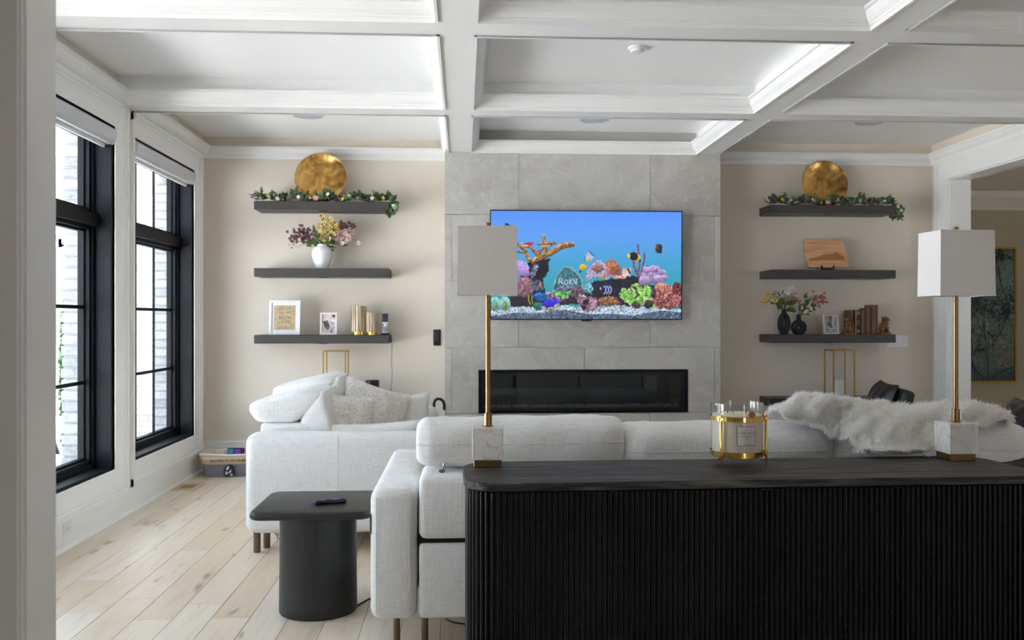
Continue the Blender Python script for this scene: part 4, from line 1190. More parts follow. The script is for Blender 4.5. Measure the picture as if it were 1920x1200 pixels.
# black ring vases
M_matte = plain('matte_black_ceramic', rgb(24, 27, 32), 0.7, nscale=80, namt=0.1)
def ring_vase(label, px, ra, rb_, tube_x, tube_z, neck_h, Y=8.15):
    cx = atY(px, 600, Y).x
    t = thing('ring_vase', label, 'vase', (cx, Y, SZ[2]), group='black ring vases on the third right shelf')
    zc = rb_+tube_z-0.012
    def fn(u, v):
        a = 2*math.pi*u; b = 2*math.pi*v
        return (math.cos(a)*(ra+tube_x*math.cos(b)), 0.034*math.sin(b), max(0.0, zc+math.sin(a)*(rb_+tube_z*math.cos(b))))
    MB().grid(fn, 40, 14).build('ring', M_matte, t, smooth=True, fix=True)
    zt_ = zc+rb_+tube_z-0.012
    MB().lathe([(0.022, zt_-0.012), (0.0225, zt_+neck_h), (0.018, zt_+neck_h), (0.017, zt_-0.01)], 20, cap=False).build('neck', M_matte, t, smooth=True, angle=50)
    return cx, zt_+neck_h
c1, h1 = ring_vase('taller black vase shaped like an upright oval ring', 1470, 0.034, 0.083, 0.028, 0.028, 0.042)
c2, h2 = ring_vase('shorter black vase shaped like a round ring', 1497.5, 0.043, 0.043, 0.033, 0.033, 0.062)
arrangement('yellow and white flower stems in the taller black ring vase', (c1, 8.15, SZ[2]+h1), 0.012,
            [(-0.19, 0.13, 'cream', 9, 0.017, 0.025), (-0.22, 0.07, 'yellow', 8, 0.015, 0.03), (-0.11, 0.09, 'cream', 4, 0.020, 0.016), (0.02, 0.19, 'white', 8, 0.015, 0.02), (0.10, 0.21, 'white', 5, 0.016, 0.016), (0.12, 0.09, 'rose', 18, 0.012, 0.022), (0.11, 0.15, 'rose', 5, 0.009, 0.015), (-0.14, 0.15, 'plum', 8, 0.008, 0.03), (0.05, 0.16, 'white', 3, 0.012, 0.015)], 21,
            [(-0.08, 0.08, 26), (0.10, 0.08, 22), (-0.03, 0.13, 12), (0.07, 0.0, 12)])
arrangement('pink and white flower stems in the shorter black ring vase', (c2, 8.15, SZ[2]+h2), 0.012,
            [(0.18, 0.17, 'rose', 34, 0.013, 0.026), (0.27, 0.12, 'rose', 10, 0.013, 0.015), (0.22, 0.08, 'rose', 8, 0.010, 0.016), (0.10, 0.07, 'white', 2, 0.013, 0.012), (0.10, 0.04, 'white', 2, 0.013, 0.012), (0.02, 0.07, 'white', 2, 0.012, 0.012), (0.0, 0.10, 'white', 2, 0.012, 0.012)], 22,
            [(0.09, 0.14, 20), (0.16, 0.08, 18), (0.07, 0.17, 10)])
# photo frame right
c = Canvas(0, 30, 0, 42, 36, 50, 41)
c.put(np.ones_like(c.X), (150, 154, 150), 0.2); c.poly([(10, 0), (20, 0), (18, 14), (11, 13)], (92, 104, 104), 0.2); c.poly([(20, 0), (25, 0), (22, 20), (19, 12)], (186, 202, 214), 0.1); c.ell(11, 20, 4, 7, (78, 84, 82), tex=0.3); c.ell(16, 24, 5, 7, (96, 106, 106), tex=0.4, wob=3); c.line([(19, 17), (19, 25), (22, 29)], 2, (214, 220, 224))
for p in ([(8, 32), (10, 30), (12, 33), (15, 31), (18, 33), (21, 31), (24, 32)], [(10, 37), (12, 36), (14, 38), (17, 36)]): c.line(p, 1.2, (230, 232, 232))
c.ell(7, 36, 3, 4, (150, 130, 150), tex=0.3)
frame('small pale wood frame with a grey photo, beside the books', 1545.5, 1574.5, 589, 627.5, 8.11, SZ[2], 0.013, plain('pale_wood_frame', rgb(206, 184, 160), 0.5), 0.003, c.img, lean=8)

# books between lion bookends
M_spine = plain('brown_book_cloth', rgb(112, 84, 66), 0.7, nscale=60, namt=0.12)
M_spine2 = plain('olive_brown_leather', rgb(92, 74, 46), 0.5, nscale=40, namt=0.15)
M_spine3 = plain('maroon_leather', rgb(66, 40, 42), 0.5, nscale=40, namt=0.15)
M_page = plain('book_pages', rgb(214, 200, 174), 0.9)
def book(label, pxl, pxr, pyt, mat, Y=8.10, depth=0.15, deco=None):
    a = atY(pxl, 600, Y).x; b = atY(pxr, 600, Y).x; h = atY(pxl, pyt, Y).z-SZ[2]; w = (b-a)/2-0.0008
    t = thing('book', label, 'book', ((a+b)/2, Y, SZ[2]), group='books between the lion bookends')
    MB().box(-w, -w+0.003, 0.004, depth, 0, h).box(w-0.003, w, 0.004, depth, 0, h).build('cover', mat, t)
    MB().grid(lambda u, v: (-w+2*w*u, 0.004-0.008*math.sin(math.pi*u), h*v), 8, 1).build('spine', mat, t, smooth=True)
    MB().box(-w+0.003, w-0.003, 0.006, depth-0.005, 0.004, h-0.005).build('pages', M_page, t)
    if deco:
        for z in (0.03, h-0.03):
            m = MB()
            for k in range(6):
                an = k*math.pi/3; m.lathe([(0.007, -0.002), (0.005, 0.0), (0.001, 0.001)], 8, M=Matrix.Translation((0.011*math.cos(an), -0.0055, z+0.012*math.sin(an))) @ Matrix.Rotation(math.pi/2, 4, 'X'), cap=False)
            m.build('gilt_ornament', M_brass, t)
        for z in (0.40, 0.47, 0.55):
            MB().box(-w*0.8, w*0.8, -0.006, -0.0035, h*z, h*z+0.006).build('spine_band', plain('spine_band_grey', rgb(136, 116, 120), 0.5), t)
        MB().box(-w, -w+0.006, -0.0045, 0.003, 0, h).build('gilt_edge', M_brass, t)
book('olive brown leather book partly behind the left lion bookend', 1595.2, 1602.4, 581.5, M_spine2, 8.12)
book('maroon book with gilt flower ornaments on its spine', 1603.6, 1613.8, 581.5, M_spine3, deco=True)
book('shortest plain brown cloth book, third from the left', 1615.0, 1624.0, 582.5, M_spine)
book('plain brown cloth book between a shorter and a taller one', 1624.6, 1633.6, 577.5, M_spine)
book('tallest plain brown cloth book against the right lion bookend', 1634.2, 1646.4, 571.5, M_spine)
def blob(m, c_, r_, n=12):
    cx, cy, cz = c_; rx, ry, rz = r_
    m.grid(lambda u, v: (cx+rx*math.cos(2*math.pi*u)*math.sin(math.pi*v), cy+ry*math.sin(2*math.pi*u)*math.sin(math.pi*v), cz-rz*math.cos(math.pi*v)), n, n//2+2, wrap_u=True)
M_lion = plain('gilded_resin', rgb(124, 86, 46), 0.4, 0.4, nscale=60, namt=0.45, bump=0.6)
def lion(label, px, face):
    Y = 8.09; cx = atY(px, 600, Y).x
    t = thing('lion_bookend', label, 'bookend', (cx, Y, SZ[2]), group='gilded lion bookends'); s = face
    m = MB()
    blob(m, (0.012*s, 0, 0.065), (0.034, 0.03, 0.052)); blob(m, (-0.008*s, 0, 0.100), (0.030, 0.03, 0.036))
    for sy in (-1, 1):
        blob(m, (0.024*s, 0.022*sy, 0.045), (0.026, 0.014, 0.030))
        m.tube([(-0.018*s, 0.016*sy, 0.095), (-0.026*s, 0.018*sy, 0.055), (-0.026*s, 0.018*sy, 0.024)], [0.014, 0.011, 0.010], 8)
        blob(m, (-0.034*s, 0.018*sy, 0.024), (0.014, 0.010, 0.007)); blob(m, (0.006*s, 0.026*sy, 0.022), (0.020, 0.010, 0.006))
    m.tube([(0.042*s, 0, 0.03), (0.052*s, 0, 0.06), (0.044*s, 0, 0.09), (0.05*s, 0, 0.11)], [0.008, 0.009, 0.010, 0.006], 7)
    m.build('body', M_lion, t, smooth=True)
    m = MB(); blob(m, (-0.016*s, 0, 0.142), (0.026, 0.027, 0.026)); blob(m, (-0.038*s, 0, 0.134), (0.014, 0.017, 0.012)); blob(m, (-0.036*s, 0, 0.148), (0.010, 0.008, 0.007))
    for sy in (-1, 1): blob(m, (-0.004*s, 0.024*sy, 0.162), (0.007, 0.006, 0.009)); blob(m, (-0.036*s, 0.011*sy, 0.152), (0.005, 0.005, 0.005))
    m.build('head', M_lion, t, smooth=True)
    m = MB(); r = random.Random(4)
    for k in range(34):
        a = r.uniform(0, 6.28); e_ = r.uniform(-1.0, 1.3); blob(m, ((0.0+0.020*math.cos(a)*0.7)*s, 0.030*math.sin(a), 0.135+0.030*math.sin(e_)), (0.008, 0.008, 0.008), 8)
    m.build('mane', M_lion, t, smooth=True)
    MB().rbox(-0.055, 0.055, -0.036, 0.036, 0, 0.018, 0.003, 1).build('plinth', M_lion, t)
lion('gilded seated lion bookend at the left end of the books', 1592.5-1.5, 1)
lion('gilded seated lion bookend at the right end of the books', 1653.5+4.5, -1)

# walking cane leaning by the chimney breast
t = thing('walking_cane', 'walking cane with black crook handle and blue band by the fireplace', 'cane', (atY(829, 700, 7.55).x, 7.55, 0))
p = lambda x_, y_: atY(x_, y_, 7.55) - Vector((atY(829, 700, 7.55).x, 7.55, 0))
hk = [p(814, 765), p(813.5, 757), p(815.5, 751), p(820, 748), p(826, 748.5), p(831, 752), p(833, 759), p(833, 767)]
MB().tube(hk, 0.013, 10).build('handle', M_black, t, smooth=True)
M_blue = plain('blue_band', rgb(40, 96, 150), 0.4)
MB().tube([p(833, 767), p(833, 769)], 0.0135, 10).build('band', M_blue, t, smooth=True)
MB().tube([p(832.4, 781), p(832.2, 785)], 0.0115, 10).build('band', M_blue, t, smooth=True)
b_ = p(829, 700); MB().tube([p(833, 768), Vector((p(830, 800).x, 0, 0.02))], 0.009, 10).build('shaft', plain('pale_shaft', rgb(222, 224, 228), 0.3), t, smooth=True)
MB().lathe([(0.013, 0), (0.012, 0.035), (0.009, 0.04)], 10, p(830, 800).x, 0).build('rubber_tip', M_black, t)

# ================================================================== SEATING
def bolster(cx, cy, cz, hx, ry, rz, M=None, e=7, q=2.4, sag=0.0, seed=0, nu=48, nv=28, wr=0.004):
    """long cushion along X: superellipse section, rounded ends, soft wrinkles towards the ends"""
    r = random.Random(seed); ph = [r.uniform(0, 6) for _ in range(6)]
    def fn(u, v):
        s = math.sin((u-0.5)*math.pi); s = s*(0.55+0.45*abs(s))   # denser near the ends
        f = (1-min(1, abs(s))**e)**(1/e) if abs(s) < 1 else 0.0
        f = max(f, 0.02)
        a = 2*math.pi*v; ca, sa = math.cos(a), math.sin(a)
        d = (abs(ca)**q+abs(sa)**q)**(-1/q)
        w = wr*math.sin(34*s+ph[0]+2*ca)*abs(s)**3 + wr*0.7*math.sin(9*s+ph[1]+3*a)
        return (cx+hx*s, cy+(ry+w)*f*d*ca, cz+(rz+w)*f*d*sa - sag*(1-s*s))
    m = MB(); m.grid(fn, nu, nv, M)
    return m
def seam_ring(hx, ry, e, z, y_sgn=-1, cx=0, cy=0, n=60):
    pts = []
    for i in range(n+1):
        s = math.sin((i/n-0.5)*math.pi)*0.995; f = (1-abs(s)**e)**(1/e)
        pts.append((cx+hx*s, cy+y_sgn*ry*f, z))
    return pts
M_seam = plain('sofa_piping', rgb(222, 218, 210), 0.9)

# ---- main sofa, its back to the console
SB = 3.625
XA0 = atY(693, 1000, SB).x; XA1 = atY(781, 1000, SB).x
XE1 = atZ(1900, 871, 0.69).x
sofa = thing('three_seat_sofa', 'cream linen three-seat sofa seen from behind, behind the black console', 'sofa', ((XA0+XE1)/2, SB, 0))
OX = (XA0+XE1)/2
def S(m, name, mat=M_fabric, smooth=True, angle=50, parent=None, label=None):
    o = m.build(name, mat, parent or sofa, smooth=smooth, angle=angle, label=label); return o
LX0, LX1 = XA0-OX, XA1-OX; RX1 = XE1-OX; RX0 = RX1-0.19
DEP = 1.17
for (a, b) in ((LX0, LX1), (RX0, RX1)):
    m = MB().rbox(a, b, 0.0, DEP, 0.145, 0.69, 0.045, 4)
    ar = S(m, 'arm')
    for xx in (a+0.028, b-0.028):
        MB().tube([(xx, -0.002, 0.18), (xx, -0.002, 0.645), (xx, 0.03, 0.683), (xx, DEP-0.03, 0.683)], 0.0022, 5).build('piping', M_seam, ar)
MB().box(LX0-0.002, LX0+0.001, 0.02, 0.045, 0.50, 0.585).build('maker_tag', plain('grey_woven_tag', rgb(128, 130, 136), 0.8), sofa)
nb_ = 3; bw = (RX0-LX1-0.012)/nb_
hx_c = []
for k in range(nb_):
    a = LX1+0.006+bw*k; b = a+bw
    lo = S(MB().rbox(a+0.003, b-0.003, 0.0, 0.16, 0.15, 0.462, 0.022, 3), 'back_panel')
    up = S(MB().rbox(a+0.003, b-0.003, -0.004, 0.30, 0.478, 0.742, 0.03, 3), 'back_rest')
    S(MB().rbox(a+0.004, b-0.004, 0.30, DEP+0.01, 0.27, 0.47, 0.05, 3), 'seat_cushion')
    S(MB().rbox(a+0.02, b-0.02, 0.24, 0.46, 0.44, 0.80, 0.06, 3), 'back_cushion')
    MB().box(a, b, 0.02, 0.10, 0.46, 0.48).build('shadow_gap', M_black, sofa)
    hx_c.append((a+b)/2)
MB().box(LX1+0.002, RX0-0.002, 0.03, DEP-0.02, 0.16, 0.27).build('base_frame', M_fabric, sofa)
# headrests: first raised upright, the others folded lower
def hr(pl, pr, pt, pb, Y, ry, e, sg, seed, zseam, tilt=0.0):
    a = atY(pl, pb, Y); b = atY(pr, pt, Y)
    cx, cz = (a.x+b.x)/2-OX, (a.z+b.z)/2; hx = (b.x-a.x)/2; rz = (b.z-a.z)/2
    R_ = Matrix.Translation((cx, Y-SB, cz)) @ Matrix.Rotation(tilt, 4, 'Y')
    o = bolster(0, 0, 0, hx, ry, rz, R_, e=e, q=2.7, seed=seed).build('headrest', M_fabric, sofa, smooth=True)
    MB().tube([R_ @ Vector(p) for p in seam_ring(hx*1.0, ry*1.004, e, zseam*rz)], 0.0028, 5).build('piping', M_seam, o)
    return cx, cz, rz, hx
hr(782, 1164, 779, 872, 3.83, 0.135, 9, 0, 1, 0.02, -0.008)
hr(1156, 1546, 789, 866, 3.86, 0.165, 7, 0, 2, -0.25)
hr(1535, 1905, 786, 868, 3.86, 0.165, 6, 0, 3, -0.2)
def bracket(px):
    p0 = atY(px, 866, 3.74)-Vector((OX, SB, 0)); z0 = 0.735
    g_ = MB().tube([(p0.x, p0.y-0.01, z0), (p0.x+0.002, p0.y-0.012, z0+0.05), (p0.x, p0.y+0.02, z0+0.075)], 0.006, 8).build('headrest_hinge', M_chrome, sofa, smooth=True)
    MB().lathe([(0.001, 0.0), (0.010, 0.002), (0.012, 0.008)], 12, M=Matrix.Translation((p0.x-0.008, p0.y-0.018, z0+0.004)) @ Matrix.Scale(2.0, 4, (0, 1, 0)), cap=False).build('slot', M_black, g_)
bracket(832); bracket(1101)
for (lx, ly) in ((LX0+0.105, 0.08), (LX1+0.03, 0.10), (RX1-0.1, 0.08), (RX0-0.04, 0.10), (hx_c[1], 0.1), (LX0+0.105, DEP-0.08), (RX1-0.1, DEP-0.08)):
    MB().lathe([(0.0135, 0), (0.0145, 0.004), (0.0145, 0.16)], 14, lx, ly).build('leg', M_bronze, sofa, smooth=True, angle=40)

# ---- loveseat on the left, seen from its near arm
LY = 5.25
lx0 = atY(457, 900, LY).x; lx1 = -0.20
ls = thing('loveseat', 'cream linen loveseat seen from its side, under the left shelves', 'sofa', ((lx0+lx1)/2, LY, 0))
ox = (lx0+lx1)/2; a, b = lx0-ox, lx1-ox
LW = 1.72
for (y0, y1) in ((0.0, 0.19), (LW-0.19, LW)):
    m = MB().rbox(a, b, y0, y1, 0.112, 0.712, 0.065, 5)
    ar = m.build('arm', M_fabric, ls, smooth=True, angle=50)
    ys = y0 if y0 == 0 else y1
    MB().tube([(a+0.02, ys+0.02, 0.69), (b-0.02, ys+0.02, 0.69)], 0.0022, 5).build('piping', M_seam, ar)
    xs = atY(633, 900, LY).x-ox
    MB().tube([(xs, ys-0.0008, 0.14), (xs, ys-0.0008, 0.66), (xs, ys+0.012, 0.698)], 0.0022, 5).build('piping', M_seam, ar)
MB().rbox(a+0.05, a+0.36, 0.19, LW-0.19, 0.12, 0.752, 0.025, 3).build('back_frame', M_fabric, ls, smooth=True, angle=50)
MB().rbox(a+0.36, b-0.02, 0.19, LW-0.19, 0.115, 0.28, 0.02, 2).build('seat_base', M_fabric, ls, smooth=True, angle=50)
hw_ = (LW-0.38)/2
def loft(prof, y0, y1, e=9, n=26, grow=1.0):
    cxp = sum(p[0] for p in prof)/len(prof); czp = sum(p[1] for p in prof)/len(prof)
    def fn(u, v):
        th_ = (v-0.5)*math.pi; s = math.copysign(abs(math.sin(th_))**(2/e), th_); f = max(0.001, math.cos(th_))**(2/e) if abs(v-0.5) < 0.4999 else 0.02
        i = u*len(prof); k = int(i) % len(prof); t_ = i-int(i)
        p = [prof[(k+d) % len(prof)] for d in (-1, 0, 1, 2)]
        q = []
        for c_ in (0, 1):
            p0, p1, p2, p3 = (pp[c_] for pp in p)
            q.append(0.5*((2*p1)+(-p0+p2)*t_+(2*p0-5*p1+4*p2-p3)*t_*t_+(-p0+3*p1-3*p2+p3)*t_**3))
        w = 0.003*math.sin(40*u+9*s)*abs(s)**2*f
        return (cxp+(q[0]-cxp)*f*grow+w, (y0+y1)/2+(y1-y0)/2*s, czp+(q[1]-czp)*f*grow+w)
    m = MB(); m.grid(fn, 48, n, wrap_u=True); return m
def P(px, py, Y=5.46): v_ = atY(px, py, Y); return (v_.x-ox, v_.z)
head = [P(462, 768), P(468, 783), P(484, 793), P(520, 796), P(552, 793), P(578, 776), P(604, 752), P(602, 738), P(572, 733), P(530, 741), P(490, 750), P(467, 757)]
backc = [P(560, 790), P(584, 748), P(602, 735), P(612, 750), P(618, 772), P(626, 808), P(634, 860), P(600, 868), P(575, 850), P(566, 815)]
for k in range(2):
    y0 = 0.19+hw_*k+0.004; y1 = y0+hw_-0.008
    dz = 0.0 if k == 0 else 0.045
    sh = lambda pr: [(x_, z_+dz) for x_, z_ in pr]
    h_ = loft(sh(head), y0, y1, 7).build('headrest', M_fabric, ls, smooth=True, angle=65)
    MB().tube([(x_, y0+0.03, z_+dz) for x_, z_ in (P(474, 758.5), P(500, 752), P(535, 745), P(556, 756), P(570, 776))], 0.002, 5).build('piping', M_seam, h_)
    loft(sh(backc), y0, y1, 7).build('back_cushion', M_fabric, ls, smooth=True, angle=65)
    MB().rbox(a+0.44, b-0.005, y0, y1, 0.27, 0.46, 0.05, 3).build('seat_cushion', M_fabric, ls, smooth=True, angle=50)
for (x_, y_) in ((a+0.065, 0.055), (a+0.10, 0.155), (b-0.06, 0.055), (a+0.065, LW-0.06), (b-0.06, LW-0.06)):
    MB().lathe([(0.020, 0), (0.021, 0.005), (0.021, 0.118)], 16, x_, y_).build('leg', M_bronze, ls, smooth=True, angle=40)

# ---- scatter cushions
def pillow(name, label, w, h, t_, loc, rot, mat, group=None, seed=1, pinch=0.10, lump=0.012):
    r = random.Random(seed); ph = [r.uniform(0, 6) for _ in range(6)]
    o = thing(name, label, 'cushion', loc, 0.0, group); Rm = Euler(rot).to_matrix().to_4x4()
    N = 26
    def side(sg):
        def fn(u, v):
            x = 2*u-1; y = 2*v-1
            X_ = w/2*x*(1-pinch*(1-y*y)); Z_ = h/2*y*(1-pinch*(1-x*x))
            th = t_/2*((1-abs(x)**3.0)*(1-abs(y)**3.0))**0.55
            th += lump*math.sin(3*x+ph[0])*math.sin(2.6*y+ph[1])*(1-x*x)*(1-y*y)
            return (X_, -sg*max(0.0, th), Z_+h/2*0.9)
        return fn
    m = MB(); m.grid(side(1), N, N, Rm); m.build('front', mat, o, smooth=True)
    m = MB(); m.grid(side(-1), N, N, Rm); m.build('back', mat, o, smooth=True)
    ed = []
    for (f0, f1) in (((-1, -1), (1, -1)), ((1, -1), (1, 1)), ((1, 1), (-1, 1)), ((-1, 1), (-1, -1))):
        for k in range(10):
            x = f0[0]+(f1[0]-f0[0])*k/10; y = f0[1]+(f1[1]-f0[1])*k/10
            ed.append(Rm @ Vector((w/2*x*(1-pinch*(1-y*y)), 0, h/2*y*(1-pinch*(1-x*x))+h/2*0.9)))
    MB().tube(ed, 0.003, 5, closed=True).build('piping', mat, o, smooth=True)
    return o
nt_ = NT('taupe_flecked_bouclé'); v_ = nt_.coord((1, 1, 1))
n_ = nt_.noise(v_, 110, 3, 0.7); n2 = nt_.noise(v_, 9, 3, 0.6)
fk = nt_.ramp(n_, [(0.36, rgb(196, 184, 170)), (0.44, rgb(234, 229, 222)), (0.55, rgb(250, 248, 245))])
nt_.col(nt_.mix(fk, nt_.ramp(n2, [(0.35, rgb(232, 226, 220)), (0.6, (1, 1, 1, 1))]), 0.8, 'MULTIPLY')); nt_.bump(n_, 0.6, 0.006)
M_boucle = nt_.set(0.95)
def onls(px, py, Y): return tuple(atY(px, py, Y))
# (the two patterned cushions lean back against the loveseat's back rest, facing right)
p1 = atY(645, 768, 5.66); pillow('patterned_cushion', 'taupe flecked cushion slumped on the loveseat, nearer one', 0.46, 0.48, 0.17, (p1.x, 5.68, 0.475), (math.radians(-16), math.radians(9), math.radians(34)), M_boucle, 'taupe flecked cushions on the loveseat', 3)
p2 = atY(697, 760, 6.05); pillow('patterned_cushion', 'taupe flecked cushion behind the nearer one on the loveseat', 0.52, 0.52, 0.17, (p2.x-0.04, 6.10, 0.480), (math.radians(-18), math.radians(19), math.radians(26)), M_boucle, 'taupe flecked cushions on the loveseat', 4)
p3 = atY(772, 795, 6.30); pillow('white_cushion', 'plain cream cushion upright against the far arm of the loveseat', 0.40, 0.40, 0.12, (p3.x-0.05, 6.43, 0.468), (math.radians(-5), math.radians(-4), math.radians(4)), M_fabric, None, 5)
p4 = atY(702, 806, 5.50); pillow('white_cushion', 'plain cream cushion lying low along the near arm of the loveseat', 0.60, 0.30, 0.10, (p4.x+0.0, 5.50, 0.468), (math.radians(3), math.radians(-2.6), 0), M_fabric, None, 6)

# ================================================================== CONSOLE, LAMPS, CANDLE
CH = 0.84
cf0 = atZ(940, 907, CH); cf1 = atZ(1860, 893.3, CH)
crz = math.atan2(cf1.y-cf0.y, cf1.x-cf0.x)
cl = atZ(871, 882, CH); crr = atZ(1931, 880, CH)
CL = (crr.x-cl.x); CD = 0.46
ccx = (cl.x+crr.x)/2; cy_f = cf0.y + (ccx-cf0.x)*math.tan(crz)
nt_ = NT('black_stained_oak'); n_ = nt_.noise(nt_.coord((2.0, 30, 30)), 1.6, 6, 0.65, 0.5)
nt_.col(nt_.ramp(n_, [(0.33, rgb(18, 17, 17)), (0.5, rgb(60, 57, 54)), (0.70, rgb(108, 103, 98))])); nt_.bump(n_, 0.25, 0.003); M_ebony = nt_.set(0.55, 0.0, **{'Specular IOR Level': 0.25})
nt_ = NT('black_stained_oak_slat'); n_ = nt_.noise(nt_.coord((60, 60, 3.0), rnd=True), 1.6, 5, 0.65, 0.3)
nt_.col(nt_.ramp(n_, [(0.35, rgb(5, 5, 5)), (0.6, rgb(14, 13, 13)), (0.8, rgb(28, 27, 26))])); nt_.bump(n_, 0.3, 0.003); M_slat = nt_.set(0.38, 0.0, **{'Specular IOR Level': 0.35})
con = thing('console_cabinet', 'long black fluted console cabinet with rounded corners behind the sofa', 'console', (ccx, cy_f, 0), crz)
def rrect(hx, y0, y1, r, n=8):
    pts = []
    for (cx_, cy_, a0) in ((hx-r, y0+r, -math.pi/2), (hx-r, y1-r, 0), (-hx+r, y1-r, math.pi/2), (-hx+r, y0+r, math.pi)):
        for k in range(n+1):
            a_ = a0+math.pi/2*k/n; pts.append((cx_+r*math.cos(a_), cy_+r*math.sin(a_)))
    return pts
hx = CL/2
def slab(m, hx, y0, y1, r, z0, z1, c_=0.003):
    lv = [(c_, z0), (0, z0+c_), (0, z1-c_), (c_, z1)]
    N = None; vs = []; fs = []
    for (ins, z) in lv:
        pp = rrect(hx-ins, y0+ins, y1-ins, r-ins); N = len(pp); vs += [(x_, y_, z) for x_, y_ in pp]
    for j in range(3):
        for i in range(N): fs.append((j*N+i, j*N+(i+1) % N, (j+1)*N+(i+1) % N, (j+1)*N+i))
    fs.append(tuple(range(N-1, -1, -1))); fs.append(tuple(3*N+i for i in range(N)))
    return m.add(vs, fs)
slab(MB(), hx, 0, CD, 0.125, CH-0.028, CH).build('top', M_ebony, con, smooth=True, angle=30)
slab(MB(), hx-0.02, 0.022, CD-0.022, 0.105, 0.045, CH-0.032).build('carcass', M_black, con, smooth=True, angle=30)
slab(MB(), hx-0.04, 0.05, CD-0.05, 0.09, 0.0, 0.045).build('plinth', M_black, con, smooth=True, angle=30)
# fluted slats follow the outline of the carcass; doors break the row
outline = rrect(hx-0.018, 0.02, CD-0.02, 0.107, 24)
outline = outline[-25:] + outline[:-25]      # start at the back-left corner and run along the front
i0 = 0
path = [Vector((x_, y_, 0)) for x_, y_ in outline]
# path order: left corner (side -> front), right corner (front -> side), then the back
front = path[:50]
pts = [Vector((-hx+0.018, CD-0.14, 0))] + front + [Vector((hx-0.018, CD-0.14, 0))]
seg = [(pts[k+1]-pts[k]).length for k in range(len(pts)-1)]; tot = sum(seg)
pitch = 0.0189; ns = int(tot/pitch)
sl = MB()
w_ = 0.0075
prof = [(-w_, 0.004), (-w_*0.95, -0.003), (-w_*0.55, -0.0075), (0, -0.009), (w_*0.55, -0.0075), (w_*0.95, -0.003), (w_, 0.004)]
sl.prism(prof, 'z', 0.05, CH-0.034)
slat_me = sl.mesh('slat', smooth=True, angle=35); slat_me.materials.append(M_slat)
doors = []
bounds = [-hx-1] + [ (atY(px, 1000, cy_f).x-ccx) for px in (1150, 1440, 1697)] + [hx+1]
for k in range(4):
    d = MB().box(max(bounds[k], -hx+0.14)+0.004, min(bounds[k+1], hx-0.14)-0.004, 0.0195, 0.0235, 0.05, CH-0.036).build('door', M_slat, con)
    doors.append(d)
acc = 0.0; k = 0
for i in range(ns+1):
    s_ = (i+0.5)*tot/(ns+1)
    while k < len(seg)-1 and acc+seg[k] < s_: acc += seg[k]; k += 1
    p = pts[k].lerp(pts[k+1], (s_-acc)/seg[k]); d_ = (pts[k+1]-pts[k]).normalized()
    dn = next(j for j in range(4) if bounds[j] <= p.x < bounds[j+1])
    o = bpy.data.objects.new('slat', slat_me); C.objects.link(o); o.parent = doors[dn]
    o.location = p; o.rotation_euler = (0, 0, math.atan2(d_.y, d_.x))
    if dn and any(abs(p.x-bounds[j]) < pitch*0.9 for j in (1, 2, 3)): o.scale = (1, 1.25, 0.994)

# ---- buffet lamps
def marble(name):
    t = NT(name); v_ = t.coord((1, 1, 1), rnd=True)
    n1 = t.noise(v_, 9, 5, 0.55, 1.6)
    vein = t.ramp(n1, [(0.455, (0, 0, 0, 1)), (0.485, (1, 1, 1, 1)), (0.515, (0, 0, 0, 1))])
    n2 = t.noise(v_, 6, 3, 0.5)
    base = t.ramp(n2, [(0.35, rgb(218, 214, 210)), (0.6, rgb(238, 236, 232))])
    sc = t.new('ShaderNodeMath', operation='MULTIPLY'); t.link(vein, sc.inputs[0]); sc.inputs[1].default_value = 0.45
    t.col(t.mix(base, rgb(196, 150, 122), sc.outputs[0])); return t.set(0.22)
M_marble = marble('white_marble_with_rust_veins')
nt_ = NT('white_lampshade_linen'); n_ = nt_.noise(nt_.coord((120, 120, 120)), 2, 2); nt_.col(nt_.ramp(n_, [(0.3, rgb(226, 222, 218)), (0.7, rgb(236, 233, 230))]))
M_shade = nt_.set(0.9, 0.0, **{'Transmission Weight': 0.0})
